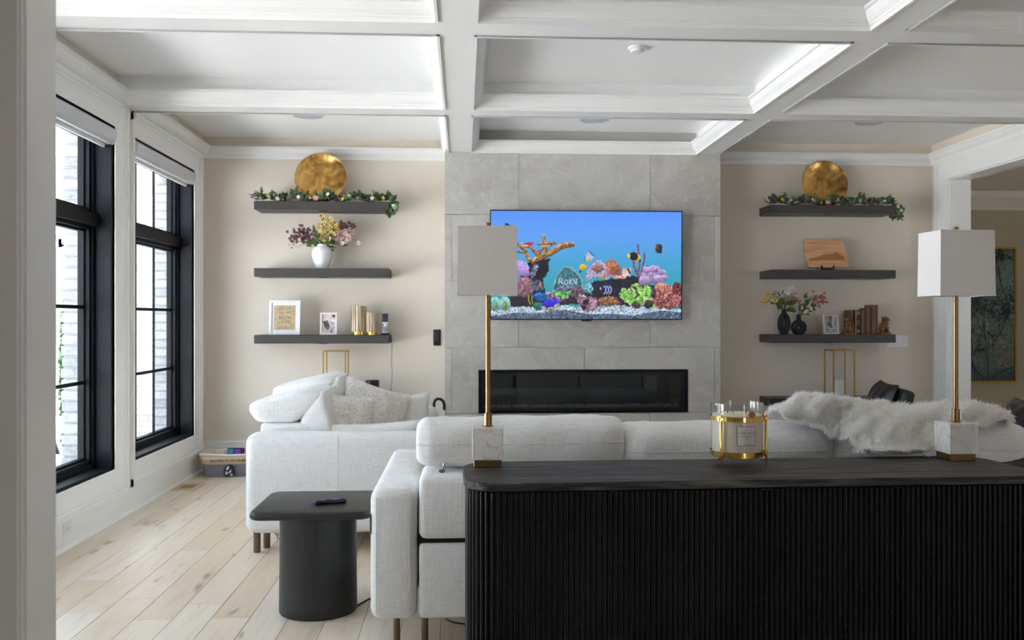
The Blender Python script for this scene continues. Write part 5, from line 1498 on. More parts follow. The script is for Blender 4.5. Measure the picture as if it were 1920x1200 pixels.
def lamp(label, px, pyb, z, rz, wpx, pole_tilt=0.0):
    b_ = atZ(px, pyb, z)
    t = thing('buffet_lamp', label, 'lamp', b_, rz, group='tall brass buffet lamps on the console')
    s = 0.054
    MB().rbox(-s+0.003, s-0.003, -s+0.003, s-0.003, 0, 0.026, 0.0015, 1).build('foot', M_abrass, t)
    MB().rbox(-s-0.003, s+0.003, -s-0.003, s+0.003, 0.026, 0.146, 0.003, 2).build('marble_block', M_marble, t)
    MB().lathe([(0.021, 0.146), (0.021, 0.148), (0.0145, 0.150), (0.0145, 0.196), (0.0095, 0.198)], 20).build('collar', M_abrass, t, smooth=True, angle=40)
    MB().lathe([(0.0092, 0.196), (0.0092, 0.896)], 16).build('pole', M_abrass, t, smooth=True, angle=40)
    MB().lathe([(0.0105, 0.896), (0.0105, 0.914), (0.001, 0.914)], 16).build('finial', M_abrass, t, smooth=True, angle=40)
    # rectangular hardback shade, slightly wider at the bottom
    z0, z1 = 0.642, 0.892
    hx1, hy1, hx0, hy0 = 0.108, 0.080, 0.111, 0.083
    def ring(hx_, hy_, z): return [(-hx_, -hy_, z), (hx_, -hy_, z), (hx_, hy_, z), (-hx_, hy_, z)]
    th = 0.003
    vs = ring(hx0, hy0, z0)+ring(hx1, hy1, z1)+ring(hx1-th, hy1-th, z1)+ring(hx0-th, hy0-th, z0)
    fs = []
    for j in range(4):
        for i in range(4):
            fs.append((j*4+i, j*4+(i+1) % 4, ((j+1) % 4)*4+(i+1) % 4, ((j+1) % 4)*4+i))
    sh = MB().add(vs, fs).build('shade', M_shade, t)
    hem = MB()
    for z, hx_, hy_ in ((z0, hx0, hy0), (z1, hx1, hy1)):
        hem.tube(ring(hx_, hy_, z), 0.0025, 5, closed=True)
    hem.build('shade_trim', M_shade, sh)
    sp = MB().tube([(-hx1+th, 0, z1-0.01), (hx1-th, 0, z1-0.01)], 0.002, 5).tube([(0, -hy1+th, z1-0.01), (0, hy1-th, z1-0.01)], 0.002, 5)
    sp.build('shade_spider', M_abrass, sh)
    MB().lathe([(0.012, 0.71), (0.014, 0.74), (0.026, 0.78), (0.022, 0.805), (0.008, 0.815), (0.001, 0.816)], 16).build('bulb', M_white, t, smooth=True)
lamp('brass buffet lamp with white shade in front of the television', 915, 872, CH, math.radians(-3.0), 0)
lamp('brass buffet lamp with white shade at the right end of the console', 1792, 860.5, CH, math.radians(1.0), 0)

# ---- big candle in a gold stand
cb_ = atZ(1382, 873, CH)
t = thing('jar_candle', 'large glass jar candle in a polished gold three-legged stand', 'candle', cb_)
k_ = cb_.y/F_PX
rj = 0.0965; z0 = 0.045; zt_ = 0.237
MB().lathe([(0.001, z0), (rj-0.004, z0), (rj, z0+0.005), (rj, zt_), (rj-0.003, zt_), (rj-0.003, z0+0.008), (0.001, z0+0.008)], 48, cap=False).build('glass_jar', M_clear, t, smooth=True, angle=40)
wx = MB().lathe([(0.001, z0+0.009), (rj-0.004, z0+0.009), (rj-0.004, 0.193), (rj-0.010, 0.196), (0.001, 0.195)], 48).build('wax', plain('cream_wax', rgb(240, 228, 202), 0.45, **{'Subsurface Weight': 0.15}), t, smooth=True, angle=40)
for (x_, y_) in ((-0.034, 0.01), (-0.02, -0.015), (0.034, 0.0)):
    MB().tube([(x_, y_, 0.194), (x_+0.001, y_, 0.204), (x_-0.003, y_, 0.207)], 0.0013, 5).build('wick', M_black, wx)
for (za, zb) in ((0.174, 0.190), (0.044, 0.061)):
    MB().lathe([(rj+0.001, za), (rj+0.004, za), (rj+0.004, zb), (rj+0.001, zb), (rj+0.001, za)], 48, cap=False).build('gold_band', M_gold, t, smooth=True, angle=40)
MB().lathe([(0.001, 0.040), (rj, 0.040), (rj, 0.0445), (0.001, 0.0445)], 40, cap=False).build('stand_plate', M_gold, t)
for a_ in (math.radians(-140), math.radians(-22), math.radians(112)):
    x_, y_ = (rj+0.008)*math.cos(a_), (rj+0.008)*math.sin(a_)
    lg = MB().lathe([(0.0018, 0.0), (0.005, 0.04), (0.005, 0.196), (0.0035, 0.199), (0.001, 0.199)], 12, x_, y_).build('leg', M_gold, t, smooth=True, angle=40)
    MB().rbox(x_-0.006, x_+0.006, y_-0.006, y_+0.006, 0.176, 0.188, 0.001, 1).build('clip', M_gold, lg)
# round wooden knob in front of the rim
MB().lathe([(0.001, -0.004), (0.0125, -0.004), (0.0135, 0.0), (0.0125, 0.004), (0.001, 0.004)], 20, M=Matrix.Translation((0.022, -rj-0.006, 0.202)) @ Matrix.Rotation(math.pi/2, 4, 'X'), cap=False).build('knob', plain('amber_knob', rgb(164, 96, 44), 0.4), t, smooth=True, angle=40)
# curved paper label with lettering
def lab(u, v):
    a_ = -math.pi/2+(u-0.5)*0.74+0.06; return ((rj+0.0006)*math.cos(a_), (rj+0.0006)*math.sin(a_), 0.087+0.071*v)
lb = MB(); lb.grid(lab, 12, 1); lo = lb.build('paper_label', plain('label_paper', rgb(222, 216, 212), 0.7), t)
M_lbl = plain('label_ink', rgb(92, 86, 84), 0.7)
for (u0, u1, v0, v1) in ((0, 1, 0, 0.02), (0, 1, 0.98, 1), (0, 0.02, 0, 1), (0.98, 1, 0, 1)):
    m = MB(); m.grid(lambda u, v: tuple(Vector(lab(u0+(u1-u0)*u, v0+(v1-v0)*v))+Vector((0, -0.0004, 0))), 10, 1); m.build('label_border', M_lbl, lo)
def curved_text(txt, size, z, shear=0.0):
    o = text_mesh(txt, size, 'lettering', M_lbl, lo, Matrix.Identity(4), 0.0, shear=shear)
    for v_ in o.data.vertices:
        a_ = -math.pi/2+0.06+v_.co.x/rj; zz = z+v_.co.y
        v_.co = ((rj+0.0011)*math.cos(a_), (rj+0.0011)*math.sin(a_), zz)
curved_text('SOULIE DE LUXE', 0.0088, 0.134); curved_text('Cashmere Edition', 0.0074, 0.1225, 0.3); curved_text('2024', 0.0064, 0.114); curved_text('net wt 48 oz candle', 0.004, 0.0915)

# ---- side table with pedestal, and remote control
TZ = 0.52
n0 = atZ(595, 1000, 0)   # direction only
tn = atZ(466, 962, TZ); tf = atZ(508, 920.5, TZ)
tc_y = (tn.y+tf.y)/2; tcx = atY(597, 1000, tc_y).x
hxT = tcx-tn.x*(tc_y/tn.y)*0 - (atY(466, 960, tn.y+0.03).x); hyT = (tf.y-tn.y)/2
M_tbl = plain('black_lacquered_wood', rgb(34, 33, 33), 0.42, nscale=12, namt=0.15)
t = thing('side_table', 'black side table with rounded square top and thick oval pedestal', 'side table', (tcx, tc_y, 0))
def slab2(hx_, hy_, r, z0_, z1_, rr, n=5):
    m = MB(); lv = []
    for k in range(n+1): a_ = -math.pi/2+math.pi*k/n; lv.append((rr*(1-math.cos(a_)), (z0_+z1_)/2+(z1_-z0_)/2*math.sin(a_)))
    vs = []; fs = []; N = 0
    for (ins, z) in lv:
        pp = rrect(hx_-ins, -hy_+ins, hy_-ins, r); N = len(pp); vs += [(x_, y_, z) for x_, y_ in pp]
    for j in range(len(lv)-1):
        for i in range(N): fs.append((j*N+i, j*N+(i+1) % N, (j+1)*N+(i+1) % N, (j+1)*N+i))
    fs.append(tuple(range(N-1, -1, -1))); fs.append(tuple((len(lv)-1)*N+i for i in range(N)))
    return m.add(vs, fs)
slab2(hxT, hyT, 0.045, TZ-0.040, TZ, 0.016).build('table_top', M_tbl, t, smooth=True, angle=35)
rp = (atY(669, 1000, tc_y).x-atY(524, 1000, tc_y).x)/2
MB().lathe([(rp*0.98, 0.0), (rp*1.0, 0.006), (rp*1.0, 0.05), (rp*0.985, 0.3), (rp*0.985, TZ-0.038)], 56, M=Matrix.Scale(0.98, 4, (0, 1, 0))).build('pedestal', M_tbl, t, smooth=True, angle=40)
M_rem = plain('glossy_black_plastic', rgb(18, 18, 20), 0.25)
r0 = atZ(620, 944, TZ)
t = thing('remote_control', 'slim black remote control with purple buttons on the side table', 'remote', (r0.x, r0.y, TZ), math.radians(14))
MB().rbox(-0.074, 0.074, -0.018, 0.018, 0.0, 0.019, 0.008, 3).build('body', M_rem, t, smooth=True, angle=50)
M_purp = plain('purple_rubber', rgb(110, 86, 200), 0.5)
MB().rbox(0.012, 0.040, -0.012, 0.012, 0.017, 0.0225, 0.003).build('direction_pad', M_purp, t, smooth=True)
MB().rbox(-0.088, -0.074, -0.006, 0.006, 0.004, 0.013, 0.003).build('pull_tab', M_purp, t, smooth=True)
MB().rbox(-0.040, -0.024, -0.010, -0.004, 0.017, 0.0215, 0.001, 1).build('shortcut_button', plain('blue_button', rgb(90, 120, 190), 0.4), t)
for (x_, y_) in ((-0.018, -0.008), (-0.018, 0.008), (-0.008, -0.008), (-0.008, 0.008), (0.0, 0.0), (0.050, -0.008), (0.050, 0.008), (0.060, 0.0)):
    MB().rbox(x_-0.003, x_+0.003, y_-0.003, y_+0.003, 0.017, 0.0215, 0.001, 1).build('button', M_black, t)

# ---- cords on the floor
cd = MB().tube([atZ(665, 1138, 0.004), atZ(690, 1124, 0.004), atZ(720, 1112, 0.004), atZ(760, 1100, 0.004)], 0.0038, 6).build('power_cord', M_black, None, smooth=True)
tag(cd, 'black power cord on the floor between side table and sofa', 'cord')
cd = MB().tube([atZ(835, 1160, 0.004), atZ(850, 1167, 0.004), atZ(872, 1170, 0.004), atZ(910, 1160, 0.004)], 0.0034, 6).build('power_cord', M_black, None, smooth=True)
tag(cd, 'black power cord on the floor under the long sofa', 'cord')
q = [atY(515, 997, 5.45), atY(518, 1003, 5.46), atY(522, 1000, 5.46), atY(519, 1008, 5.46), atY(526, 1012, 5.46), atY(524, 1004, 5.46), atY(530, 1000, 5.46)]
cd = MB().tube(q, 0.0035, 6).build('dangling_cable', M_black, None, smooth=True)
tag(cd, 'looped black cable dangling under the loveseat', 'cord')

# ================================================================== FUR THROW over the right end of the sofa
def throw():
    t = thing('fur_throw', 'white faux fur throw draped over the sofa back and hanging onto the console', 'blanket', (0, 0, 0))
    # ridge (highest line) and hem (lower edge), left to right, in world metres via the picture they were measured in
    rid = [(1460, 785, 3.86), (1474, 772, 3.92), (1492, 757, 3.98), (1522, 750, 4.0), (1562, 754, 4.0), (1600, 760, 4.0), (1650, 764, 4.0), (1700, 765, 4.0), (1750, 765, 4.0), (1800, 765, 4.0), (1845, 770, 3.99), (1885, 790, 3.94)]
    hem = [(1462, 794, 3.78), (1480, 795, 3.74), (1505, 796, 3.72), (1540, 801, 3.70), (1575, 812, 3.665), (1605, 838, 3.52), (1632, 858, 3.42), (1680, 866, 3.38), (1722, 860, 3.41), (1758, 838, 3.52), (1830, 802, 3.66), (1886, 796, 3.80)]
    rp = [atY(*p) for p in rid]; hp = [atY(*p) for p in hem]
    n = len(rp)
    def cat(P_, u):
        i = u*(n-1); k = min(int(i), n-2); f = i-k
        p0, p1, p2, p3 = P_[max(k-1, 0)], P_[k], P_[k+1], P_[min(k+2, n-1)]
        return 0.5*((2*p1)+(p2-p0)*f+(2*p0-5*p1+4*p2-p3)*f*f+(3*p1-p0-3*p2+p3)*f**3)
    r = random.Random(9)
    def surf(u, v):
        R_ = cat(rp, u); H_ = cat(hp, u)
        if v < 0.2:     # behind the ridge, down onto the seat side
            s = v/0.2; far = R_+Vector((0, 0.24, -0.10)); q = far.lerp(R_, s); q.z += 0.05*math.sin(math.pi*s)*0.6
        else:
            s = (v-0.2)/0.8
            q = R_.lerp(H_, s)
            drop = R_.z-H_.z
            q.y -= 0.10*math.sin(math.pi*min(1, s*1.0))*min(1, drop/0.15)*0.55
            q.z += 0.055*math.sin(math.pi*s)*min(1, drop/0.06)
        tuft = 0.013*math.sin(38*u*2+4*v)*math.sin(16*v+3*u)+0.009*math.sin(23*u+11*v)
        fold = 0.012*math.sin(11*u*math.pi+7*v)
        q.z += tuft+0.5*fold*(v if v < 0.85 else 0.85); q.y -= tuft+fold*0.6
        # keep clear of the headrests underneath
        dy, dz = q.y-3.86, q.z-0.862; ra, rz_ = 0.195, 0.118
        k = (abs(dy/ra)**2.4+abs(dz/rz_)**2.4)**(1/2.4)
        if 1e-6 < k < 1 and q.x < 2.42: q.y = 3.86+dy/k; q.z = 0.862+dz/k
        if q.z < CH+0.016 and q.y < 3.55: q.z = CH+0.016
        return q
    NU, NV = 90, 44
    base = MB(); base.grid(surf, NU, NV)
    M_fur = bpy.data.materials.new('ivory_fur'); M_fur.use_nodes = True
    nd = M_fur.node_tree.nodes; l = M_fur.node_tree.links
    for x in list(nd): nd.remove(x)
    out = nd.new('ShaderNodeOutputMaterial'); mx = nd.new('ShaderNodeMixShader'); di = nd.new('ShaderNodeBsdfDiffuse'); tr = nd.new('ShaderNodeBsdfTranslucent')
    for q_ in (di, tr): q_.inputs['Color'].default_value = (0.96, 0.95, 0.93, 1)
    mx.inputs[0].default_value = 0.5; l.new(di.outputs[0], mx.inputs[1]); l.new(tr.outputs[0], mx.inputs[2]); l.new(mx.outputs[0], out.inputs[0])
    base.build('backing', plain('ivory_fur_backing', rgb(246, 244, 240), 0.9), t, smooth=True, fix=True)
    # pile: clumped tapering strands
    rg = np.random.default_rng(12)
    N = 46000
    U = rg.random(N); V = rg.random(N)**0.9
    V = np.concatenate([V, 0.97+0.03*rg.random(5000), 0.16+0.08*rg.random(4000)]); U = np.concatenate([U, rg.random(9000)])
    gu, gv = 130, 62
    G = np.array([[tuple(surf(i/gu, j/gv)) for i in range(gu+1)] for j in range(gv+1)])
    def samp(u, v):
        x = np.clip(u, 0, 1)*gu; y = np.clip(v, 0, 1)*gv; i = np.minimum(x.astype(int), gu-1); j = np.minimum(y.astype(int), gv-1); a = (x-i)[:, None]; b = (y-j)[:, None]
        return G[j, i]*(1-a)*(1-b)+G[j, i+1]*a*(1-b)+G[j+1, i]*(1-a)*b+G[j+1, i+1]*a*b
    P0 = samp(U, V); e = 0.012
    du = samp(np.minimum(U+e, 1), V)-samp(np.maximum(U-e, 0), V); dv = samp(U, np.minimum(V+e, 1))-samp(U, np.maximum(V-e, 0))
    nr = np.cross(du, dv); nr /= np.linalg.norm(nr, axis=1, keepdims=True)+1e-9
    up = np.array([0, -0.5, 0.85]); sg = np.sign(nr@up); sg[sg == 0] = 1; nr *= sg[:, None]
    dv /= np.linalg.norm(dv, axis=1, keepdims=True)+1e-9
    du /= np.linalg.norm(du, axis=1, keepdims=True)+1e-9
    # clumping: strands lean towards clump centres laid on a jittered lattice in (u, v)
    cu = (np.floor(U*46)+0.5+0.3*np.sin(np.floor(V*24)*3.1))/46; cv = (np.floor(V*24)+0.5)/24
    lean = du*((cu-U)*46)[:, None]*0.75 + dv*((cv-V)*24)[:, None]*0.5
    L = (0.024+0.018*rg.random(len(U)))
    edge = (V > 0.965); L[edge] *= 1.25
    d = nr*0.75 + dv*(0.55+0.25*rg.standard_normal(len(U)))[:, None] + du*(0.35*rg.standard_normal(len(U)))[:, None] + lean
    d[edge] += dv[edge]*0.8
    d /= np.linalg.norm(d, axis=1, keepdims=True)
    d2 = d + dv*0.35 + np.array([0, 0, -0.28]); d2 /= np.linalg.norm(d2, axis=1, keepdims=True)
    side = np.cross(d, nr+0.3*rg.standard_normal(d.shape)); side /= np.linalg.norm(side, axis=1, keepdims=True)+1e-9
    w = (0.0011+0.0007*rg.random(len(U)))[:, None]
    root = P0-nr*0.003; mid = P0+d*(L*0.55)[:, None]; tip = mid+d2*(L*0.5)[:, None]
    verts = np.stack([root-side*w, root+side*w, mid+side*w*0.8, mid-side*w*0.8, tip], 1).reshape(-1, 3)
    low = (verts[:, 2] < CH+0.002) & (verts[:, 1] < 3.53); verts[low, 2] = CH+0.002
    b = (np.arange(len(U))*5)[:, None]
    faces = np.concatenate([b+np.array([[0, 1, 2]]), b+np.array([[0, 2, 3]]), b+np.array([[3, 2, 4]])], 0)
    me = bpy.data.meshes.new('fur_pile')
    me.vertices.add(len(verts)); me.vertices.foreach_set('co', verts.reshape(-1))
    me.loops.add(faces.size); me.loops.foreach_set('vertex_index', faces.reshape(-1).astype(np.int32))
    me.polygons.add(len(faces)); me.polygons.foreach_set('loop_start', np.arange(0, faces.size, 3, dtype=np.int32))
    me.update(); me.materials.append(M_fur)
    o = bpy.data.objects.new('fur_pile', me); C.objects.link(o); o.parent = t; o['kind'] = 'stuff'
throw()

# ================================================================== LEATHER CHAIRS at the right
nt_ = NT('black_leather'); n_ = nt_.noise(nt_.coord((1, 1, 1)), 60, 4, 0.6); n2 = nt_.noise(nt_.coord((1, 1, 1)), 6, 3, 0.5)
nt_.col(nt_.ramp(n2, [(0.3, rgb(26, 25, 27)), (0.7, rgb(44, 42, 44))])); nt_.bump(n_, 0.25, 0.003); M_leather = nt_.set(0.38)
def armchair(label, loc, rz):
    """lounge chair facing local -X (its back at +X)"""
    t = thing('leather_armchair', label, 'armchair', loc, rz, group='black leather armchairs on the right')
    for s in (-1, 1):
        MB().rbox(-0.40, 0.36, s*0.40-0.07, s*0.40+0.07, 0.12, 0.60, 0.035, 3).build('arm', M_leather, t, smooth=True, angle=50)
    MB().rbox(-0.38, 0.34, -0.33, 0.33, 0.14, 0.30, 0.03, 2).build('seat_base', M_leather, t, smooth=True, angle=50)
    MB().rbox(-0.40, 0.20, -0.325, 0.325, 0.30, 0.45, 0.05, 3).build('seat_cushion', M_leather, t, smooth=True, angle=50)
    Mb = Matrix.Translation((0.30, 0, 0.30)) @ Matrix.Rotation(math.radians(13), 4, 'Y')
    MB().rbox(-0.05, 0.05, -0.40, 0.40, 0.0, 0.545, 0.035, 3, Mb).build('back_frame', M_leather, t, smooth=True, angle=50)
    Mc = Matrix.Translation((0.20, 0, 0.44)) @ Matrix.Rotation(math.radians(20), 4, 'Y') @ Matrix.Rotation(math.pi/2, 4, 'Z')
    def side(sg):
        def fn(u, v):
            x = 2*u-1; y = 2*v-1; X_ = 0.315*x*(1-0.05*(1-y*y)); Z_ = 0.235*y*(1-0.06*(1-x*x))
            th = 0.085*((1-abs(x)**4)*(1-abs(y)**4))**0.5+0.006*math.sin(9*x+4*y)*(1-x*x)
            return (X_, -sg*th, Z_+0.22)
        return fn
    for s in (1, -1):
        m = MB(); m.grid(side(s), 22, 18, Mc); o = m.build('back_cushion', M_leather, t, smooth=True)
    ed = [Mc @ Vector((0.315*x*(1-0.05*(1-y*y)), 0, 0.235*y*(1-0.06*(1-x*x))+0.22)) for x, y in [(-1+0.2*k, -1) for k in range(10)]+[(1, -1+0.2*k) for k in range(10)]+[(1-0.2*k, 1) for k in range(10)]+[(-1, 1-0.2*k) for k in range(10)]]
    MB().tube(ed, 0.005, 6, closed=True).build('piping', M_leather, o, smooth=True)
    for (x_, y_) in ((-0.34, -0.38), (-0.34, 0.38), (0.30, -0.38), (0.30, 0.38)):
        MB().lathe([(0.014, 0), (0.02, 0.13)], 12, x_, y_).build('leg', M_blackm, t, smooth=True, angle=40)
p_ = atY(1604, 800, 7.15); armchair('black leather armchair by the right shelves, the farther one', (p_.x-0.10, 7.15, 0), math.radians(-14))
p_ = atY(1830, 800, 5.45); armchair('black leather armchair at the right edge, the nearer one', (p_.x-0.02, 5.45, 0), math.radians(-14))

# ================================================================== PAINTING in the room beyond
YPt = YN-0.03
a = atY(1795, 718, YPt); b = atY(1906, 463, YPt); PWd = b.x-a.x; PHt = b.z-a.z
t = thing('framed_painting', 'tall blue-green painting of dark branches in a thin gold frame', 'painting', ((a.x+b.x)/2, YPt, a.z))
c = Canvas(0, 100, 0, 230, 110, 250, 61)
c.put(np.ones_like(c.X), (112, 128, 122), 0.2, 0.05)
big = fractal(251, 111, 50, 77); c.img *= (0.75+0.5*big)[..., None]
for k in range(5): c.ell(20+18*k, 40+37*k, 26, 22, (100+8*k, 122, 124-4*k), tex=0.3, wob=40, soft=20, shade=0)
c.put(np.clip((c.Y-190)/60, 0, 0.6), (58, 82, 98), 0.3)
rr = random.Random(17)
def twig(x, y, ang, L, w, depth):
    pts = [(x, y)]
    for k in range(7):
        ang += rr.gauss(0, 0.22); x += math.cos(ang)*L/7; y += math.sin(ang)*L/7; pts.append((x, y))
        if depth and rr.random() < 0.45: twig(x, y, ang+rr.choice((-1, 1))*rr.uniform(0.5, 1.1), L*0.55, w*0.6, depth-1)
        if depth < 2 and rr.random() < 0.7:
            for q in range(rr.randint(1, 4)): c.ell(x+rr.gauss(0, 3), y+rr.gauss(0, 3), rr.uniform(1, 2.8), rr.uniform(0.8, 1.8), (26, 46, 58), rot=rr.uniform(0, 3), tex=0.3, wob=2, shade=0)
    c.line(pts, w, (30, 48, 60), 0.25, 0, 2)
for (x, y, a_, L) in ((45, 228, -1.9, 150), (52, 228, -1.3, 170), (60, 225, -1.0, 120), (30, 220, -1.75, 110), (100, 75, 2.6, 60), (100, 22, -2.6, 60), (85, 120, -1.2, 90), (60, 170, -1.1, 90)): twig(x, y, a_, L, 1.8, 2)
for k in range(26): c.ell(rr.uniform(45, 90), rr.uniform(80, 205), 2.6, 2, (168, 174, 150) if k % 3 else (172, 128, 120), tex=0.2, wob=3, shade=0, soft=1.5)
painted_panel('canvas', PWd-0.05, PHt-0.05, 110, 250, c.img, paint_mat('painted_canvas', 0, 0.6), t, Matrix.Translation((0, 0.006, 0.025)))
m = MB(); f_ = 0.025
m.box(-PWd/2, -PWd/2+f_, -0.012, 0.03, 0, PHt).box(PWd/2-f_, PWd/2, -0.012, 0.03, 0, PHt).box(-PWd/2+f_, PWd/2-f_, -0.012, 0.03, 0, f_).box(-PWd/2+f_, PWd/2-f_, -0.012, 0.03, PHt-f_, PHt)
m.build('frame', plain('gilt_frame', rgb(206, 158, 70), 0.4, 0.4), t)
MB().box(-PWd/2+f_, PWd/2-f_, 0.01, 0.03, f_, PHt-f_).build('backing', M_black, t)

# ================================================================== ROLLER SHADES
M_cass = plain('shade_cassette', rgb(206, 208, 212), 0.4)
for k, w in enumerate((W1, W2)):
    t = thing('roller_shade', ['white roller shade cassette at the top of the first window', 'white roller shade cassette at the top of the second window, nearer the corner'][k], 'roller shade', (XL, (w[0]+w[1])/2, WZ1-0.12), group='roller shades over the windows')
    h = (w[1]-w[0])/2
    def prof(s=1.0): return [(-0.09, 0.104), (0.016, 0.104), (0.030, 0.090), (0.034, 0.055), (0.026, 0.015), (0.004, -0.006), (-0.03, -0.008), (-0.09, 0.0)]
    MB().prism(prof(), 'y', -h+0.018, h-0.004).build('cassette', M_cass, t, smooth=True, angle=35)
    for y_ in (-h+0.018, h-0.004):
        MB().prism([(x_*1.03+0.001, z_*1.03-0.002) for x_, z_ in prof()], 'y', y_-0.003, y_+0.003).build('end_cap', M_white, t)
    MB().rbox(-0.05, -0.036, -h+0.03, h-0.03, -0.030, -0.008, 0.003, 1).build('bottom_rail', M_white, t)

# ================================================================== CEILING FIXTURES
for k, (px, py, rx) in enumerate(((578, 217, 34), (1115, 225, 33), (1631, 229.5, 36))):
    p = atZ(px, py, ZC-0.004)
    t = thing('ceiling_speaker', ['round white ceiling speaker in the left coffer near the windows', 'round white ceiling speaker in the coffer above the television', 'round white ceiling speaker in the right coffer'][k], 'speaker', (p.x, p.y, ZC), group='round ceiling speakers')
    MB().lathe([(0.125, 0.0), (0.125, -0.005), (0.117, -0.007), (0.115, -0.004), (0.001, -0.004)], 40, cap=False).build('grille', plain('speaker_grille', rgb(196, 200, 208), 0.7), t, smooth=True, angle=40)
    MB().lathe([(0.006, -0.003), (0.006, -0.009), (0.001, -0.009)], 10, 0.012, -0.085, cap=False).build('logo_dot', M_black, t)
p = atZ(1195, 95, ZC-0.02)
t = thing('smoke_detector', 'small round white smoke detector on the coffer ceiling', 'smoke detector', (p.x, p.y, ZC))
MB().lathe([(0.058, 0.0), (0.058, -0.012), (0.050, -0.016), (0.001, -0.016)], 32, cap=False).build('base', M_white, t, smooth=True, angle=40)
MB().lathe([(0.042, -0.016), (0.040, -0.028), (0.030, -0.033), (0.001, -0.033)], 32, cap=False).build('sensor', M_white, t, smooth=True, angle=40)

# ================================================================== OUTLET, FLOOR REGISTER
p = atX(125.5, 991, XL+0.016)
t = thing('wall_outlet', 'white electrical outlet on the baseboard under the first window', 'outlet', (XL+0.016, p.y, p.z))
MB().rbox(0, 0.005, -0.058, 0.058, -0.042, 0.042, 0.002, 1).build('plate', M_white, t)
ins = MB().rbox(0.004, 0.008, -0.034, 0.034, -0.018, 0.018, 0.001, 1).build('receptacle', M_white, t)
for y_ in (-0.018, 0.018):
    for d in (-0.006, 0.006):
        MB().box(0.0078, 0.0085, y_+d-0.001, y_+d+0.001, -0.004, 0.006).build('slot', M_black, ins)
p = atZ(353, 913, 0.0)
t = thing('floor_register', 'flush oak floor vent in the planks near the second window', 'vent', (p.x, p.y, 0.0))
MB().box(-0.10, 0.10, -0.16, 0.16, 0.0006, 0.003).build('border', plain('register_oak', rgb(206, 176, 138), 0.5), t)
for k in range(9):
    MB().box(-0.055, 0.055, -0.075+0.017*k, -0.068+0.017*k, 0.003, 0.0036).build('slat', plain('register_shadow', rgb(92, 70, 48), 0.7) if k == 0 else bpy.data.materials['register_shadow'], t)  # dark strips laid on top, coloured as the shade inside the vent slots

# ================================================================== TOY BASKET
bx, by = -2.02, 8.03
t = thing('toy_basket', 'grey and cream canvas toy basket with lettering in the corner', 'basket', (bx, by, 0), math.radians(6))
def basket(u, v, hx=0.33, hy=0.19, grow=0.0):
    a = 2*math.pi*u; ca, sa = math.cos(a), math.sin(a); q = 4.2
    d = (abs(ca)**q+abs(sa)**q)**(-1/q)
    f = 0.90+0.10*v
    return Vector(((hx*f+grow)*d*ca, (hy*f+grow)*d*sa, v))
Zg, Zt = 0.115, 0.195
M_cgrey = fabric('grey_canvas', rgb(128, 128, 138), sc=2); M_ccream = fabric('cream_canvas', rgb(226, 214, 194), sc=2)
def skin(v0, v1, mat, name, grow=0.0, wob=0.006):
    def fn(u, v):
        vv = v0+(v1-v0)*v; p = basket(u, vv/Zt, grow=grow); w = wob*math.sin(14*math.pi*u+3*vv*20)*math.sin(vv*26)
        return (p.x*(1+w), p.y*(1+w), vv)
    m = MB(); m.grid(fn, 64, 8, wrap_u=True); return m.build(name, mat, t, smooth=True)
skin(0.002, Zg, M_cgrey, 'lower_panel'); skin(Zg, 0.152, plain('tan_canvas', rgb(214, 184, 152), 0.9), 'tan_band', 0.001); skin(0.152, Zt, M_ccream, 'upper_panel', 0.002)
def inner(u, v):
    p = basket(u, 1-0.9*v, grow=-0.012); return (p.x, p.y, Zt-(Zt-0.02)*v)
m = MB(); m.grid(inner, 64, 4, wrap_u=True); m.build('lining', M_ccream, t, smooth=True)
MB().tube([tuple(basket(k/64, 1.0, grow=0.0).xy)+(Zt+0.004*math.sin(k*0.5),) for k in range(64)], 0.011, 8, closed=True).build('rim', M_ccream, t, smooth=True)
MB().add([tuple(basket(k/32, 0.02).xy)+(0.004,) for k in range(32)], [tuple(range(32))]).build('bottom', M_cgrey, t)
hd = []
for k in range(9):
    u = k/8; hd.append((-0.325-0.004*math.sin(math.pi*u), -0.09+0.18*u, 0.155+0.02*math.sin(math.pi*u)))
MB().tube(hd, 0.012, 8).build('handle', M_ccream, t, smooth=True)
fy = -0.19*0.985-0.006
text_mesh('PROPERTY OF AMBER', 0.034, 'lettering', M_black, t, Matrix.Translation((-0.06, fy-0.008, 0.148)) @ Matrix.Rotation(math.pi/2, 4, 'X'), 0.001)
# printed dog portrait
eb = MB().prism([(-0.045, 0.02), (-0.048, 0.07), (-0.035, 0.105), (-0.01, 0.125), (0.02, 0.122), (0.042, 0.10), (0.05, 0.06), (0.052, 0.025), (0.03, 0.012), (0.0, 0.018), (-0.02, 0.010)], 'y', fy-0.004, fy+0.004, Matrix.Translation((-0.06, 0, 0)) @ Matrix.Scale(0.92, 4, (0, 0, 1)))
eb = eb.build('dog_print', plain('dark_print', rgb(52, 46, 48), 0.8), t)
for pl in ([(-0.030, 0.07), (-0.02, 0.10), (-0.002, 0.112), (-0.004, 0.085), (-0.012, 0.075)], [(-0.035, 0.03), (-0.03, 0.062), (-0.015, 0.05), (-0.02, 0.028)], [(0.0, 0.06), (0.014, 0.078), (0.018, 0.055), (0.008, 0.045)], [(0.005, 0.022), (0.02, 0.04), (0.032, 0.022), (0.018, 0.016)], [(-0.012, 0.05), (-0.002, 0.058), (0.002, 0.042), (-0.008, 0.036)]):
    MB().prism(pl, 'y', fy-0.0055, fy-0.003, Matrix.Translation((-0.06, 0, 0)) @ Matrix.Scale(0.92, 4, (0, 0, 1))).build('print_highlight', plain('pale_print', rgb(226, 226, 230), 0.8) if 'pale_print' not in bpy.data.materials else bpy.data.materials['pale_print'], eb)
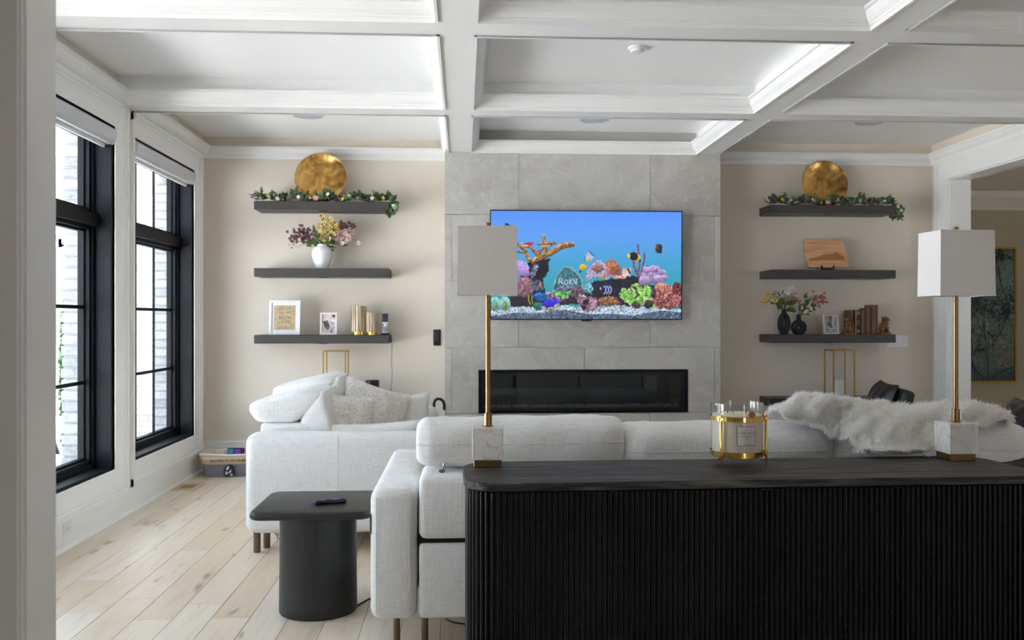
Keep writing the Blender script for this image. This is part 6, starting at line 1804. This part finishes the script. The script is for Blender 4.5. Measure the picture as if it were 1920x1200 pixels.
# toys inside
def toy(name, label, cat, loc, build):
    o = thing(name, label, cat, (bx+loc[0], by+loc[1], loc[2]), group='toys in the canvas basket'); build(o)
tm = lambda n, c_: plain(n, c_, 0.6)
def book_toy(o):
    MB().rbox(-0.075, 0.075, -0.012, 0.012, 0, 0.20, 0.003, 1, Matrix.Rotation(math.radians(-12), 4, 'X')).build('cover', tm('purple_box', rgb(58, 30, 78)), o)
    MB().box(-0.07, -0.02, -0.0145, -0.012, 0.10, 0.19, Matrix.Rotation(math.radians(-12), 4, 'X')).build('picture', tm('teal_print', rgb(58, 150, 168)), o)
    MB().box(-0.01, 0.04, -0.0145, -0.012, 0.12, 0.185, Matrix.Rotation(math.radians(-12), 4, 'X')).build('picture', tm('violet_print', rgb(150, 60, 190)), o)
toy('toy_box', 'dark purple toy box with teal and violet print in the basket', 'toy', (-0.06, 0.07, 0.02), book_toy)
def ball(c_, nm, r_):
    def f(o):
        m = MB(); blob(m, (0, 0, r_), (r_, r_, r_), 16); m.build('ball', tm(nm, c_), o, smooth=True)
        MB().tube([(r_*1.005*math.cos(a_*0.3927), r_*1.005*math.sin(a_*0.3927), r_) for a_ in range(16)], 0.003, 5, closed=True).build('seam', M_white, o, smooth=True)
    return f
toy('toy_ball', 'turquoise toy ball in front of the purple box in the basket', 'toy', (-0.02, -0.06, 0.075), ball(rgb(80, 200, 206), 'turquoise_rubber', 0.055))
toy('toy_ball', 'light green toy ball in the basket', 'toy', (0.11, 0.0, 0.085), ball(rgb(150, 220, 130), 'green_rubber', 0.055))
toy('toy_ball', 'olive green toy ball at the right of the basket', 'toy', (0.225, 0.02, 0.09), ball(rgb(150, 160, 60), 'olive_rubber', 0.05))
def card(o): MB().rbox(-0.035, 0.035, -0.006, 0.006, 0, 0.18, 0.003, 1, Matrix.Rotation(math.radians(-10), 4, 'X')).build('card', M_ccream, o); MB().box(-0.03, 0.03, -0.008, -0.006, 0.01, 0.03, Matrix.Rotation(math.radians(-10), 4, 'X')).build('label_strip', M_white, o)
toy('toy_card', 'cream coloured flat box standing at the left of the basket', 'toy', (-0.20, 0.07, 0.02), card)
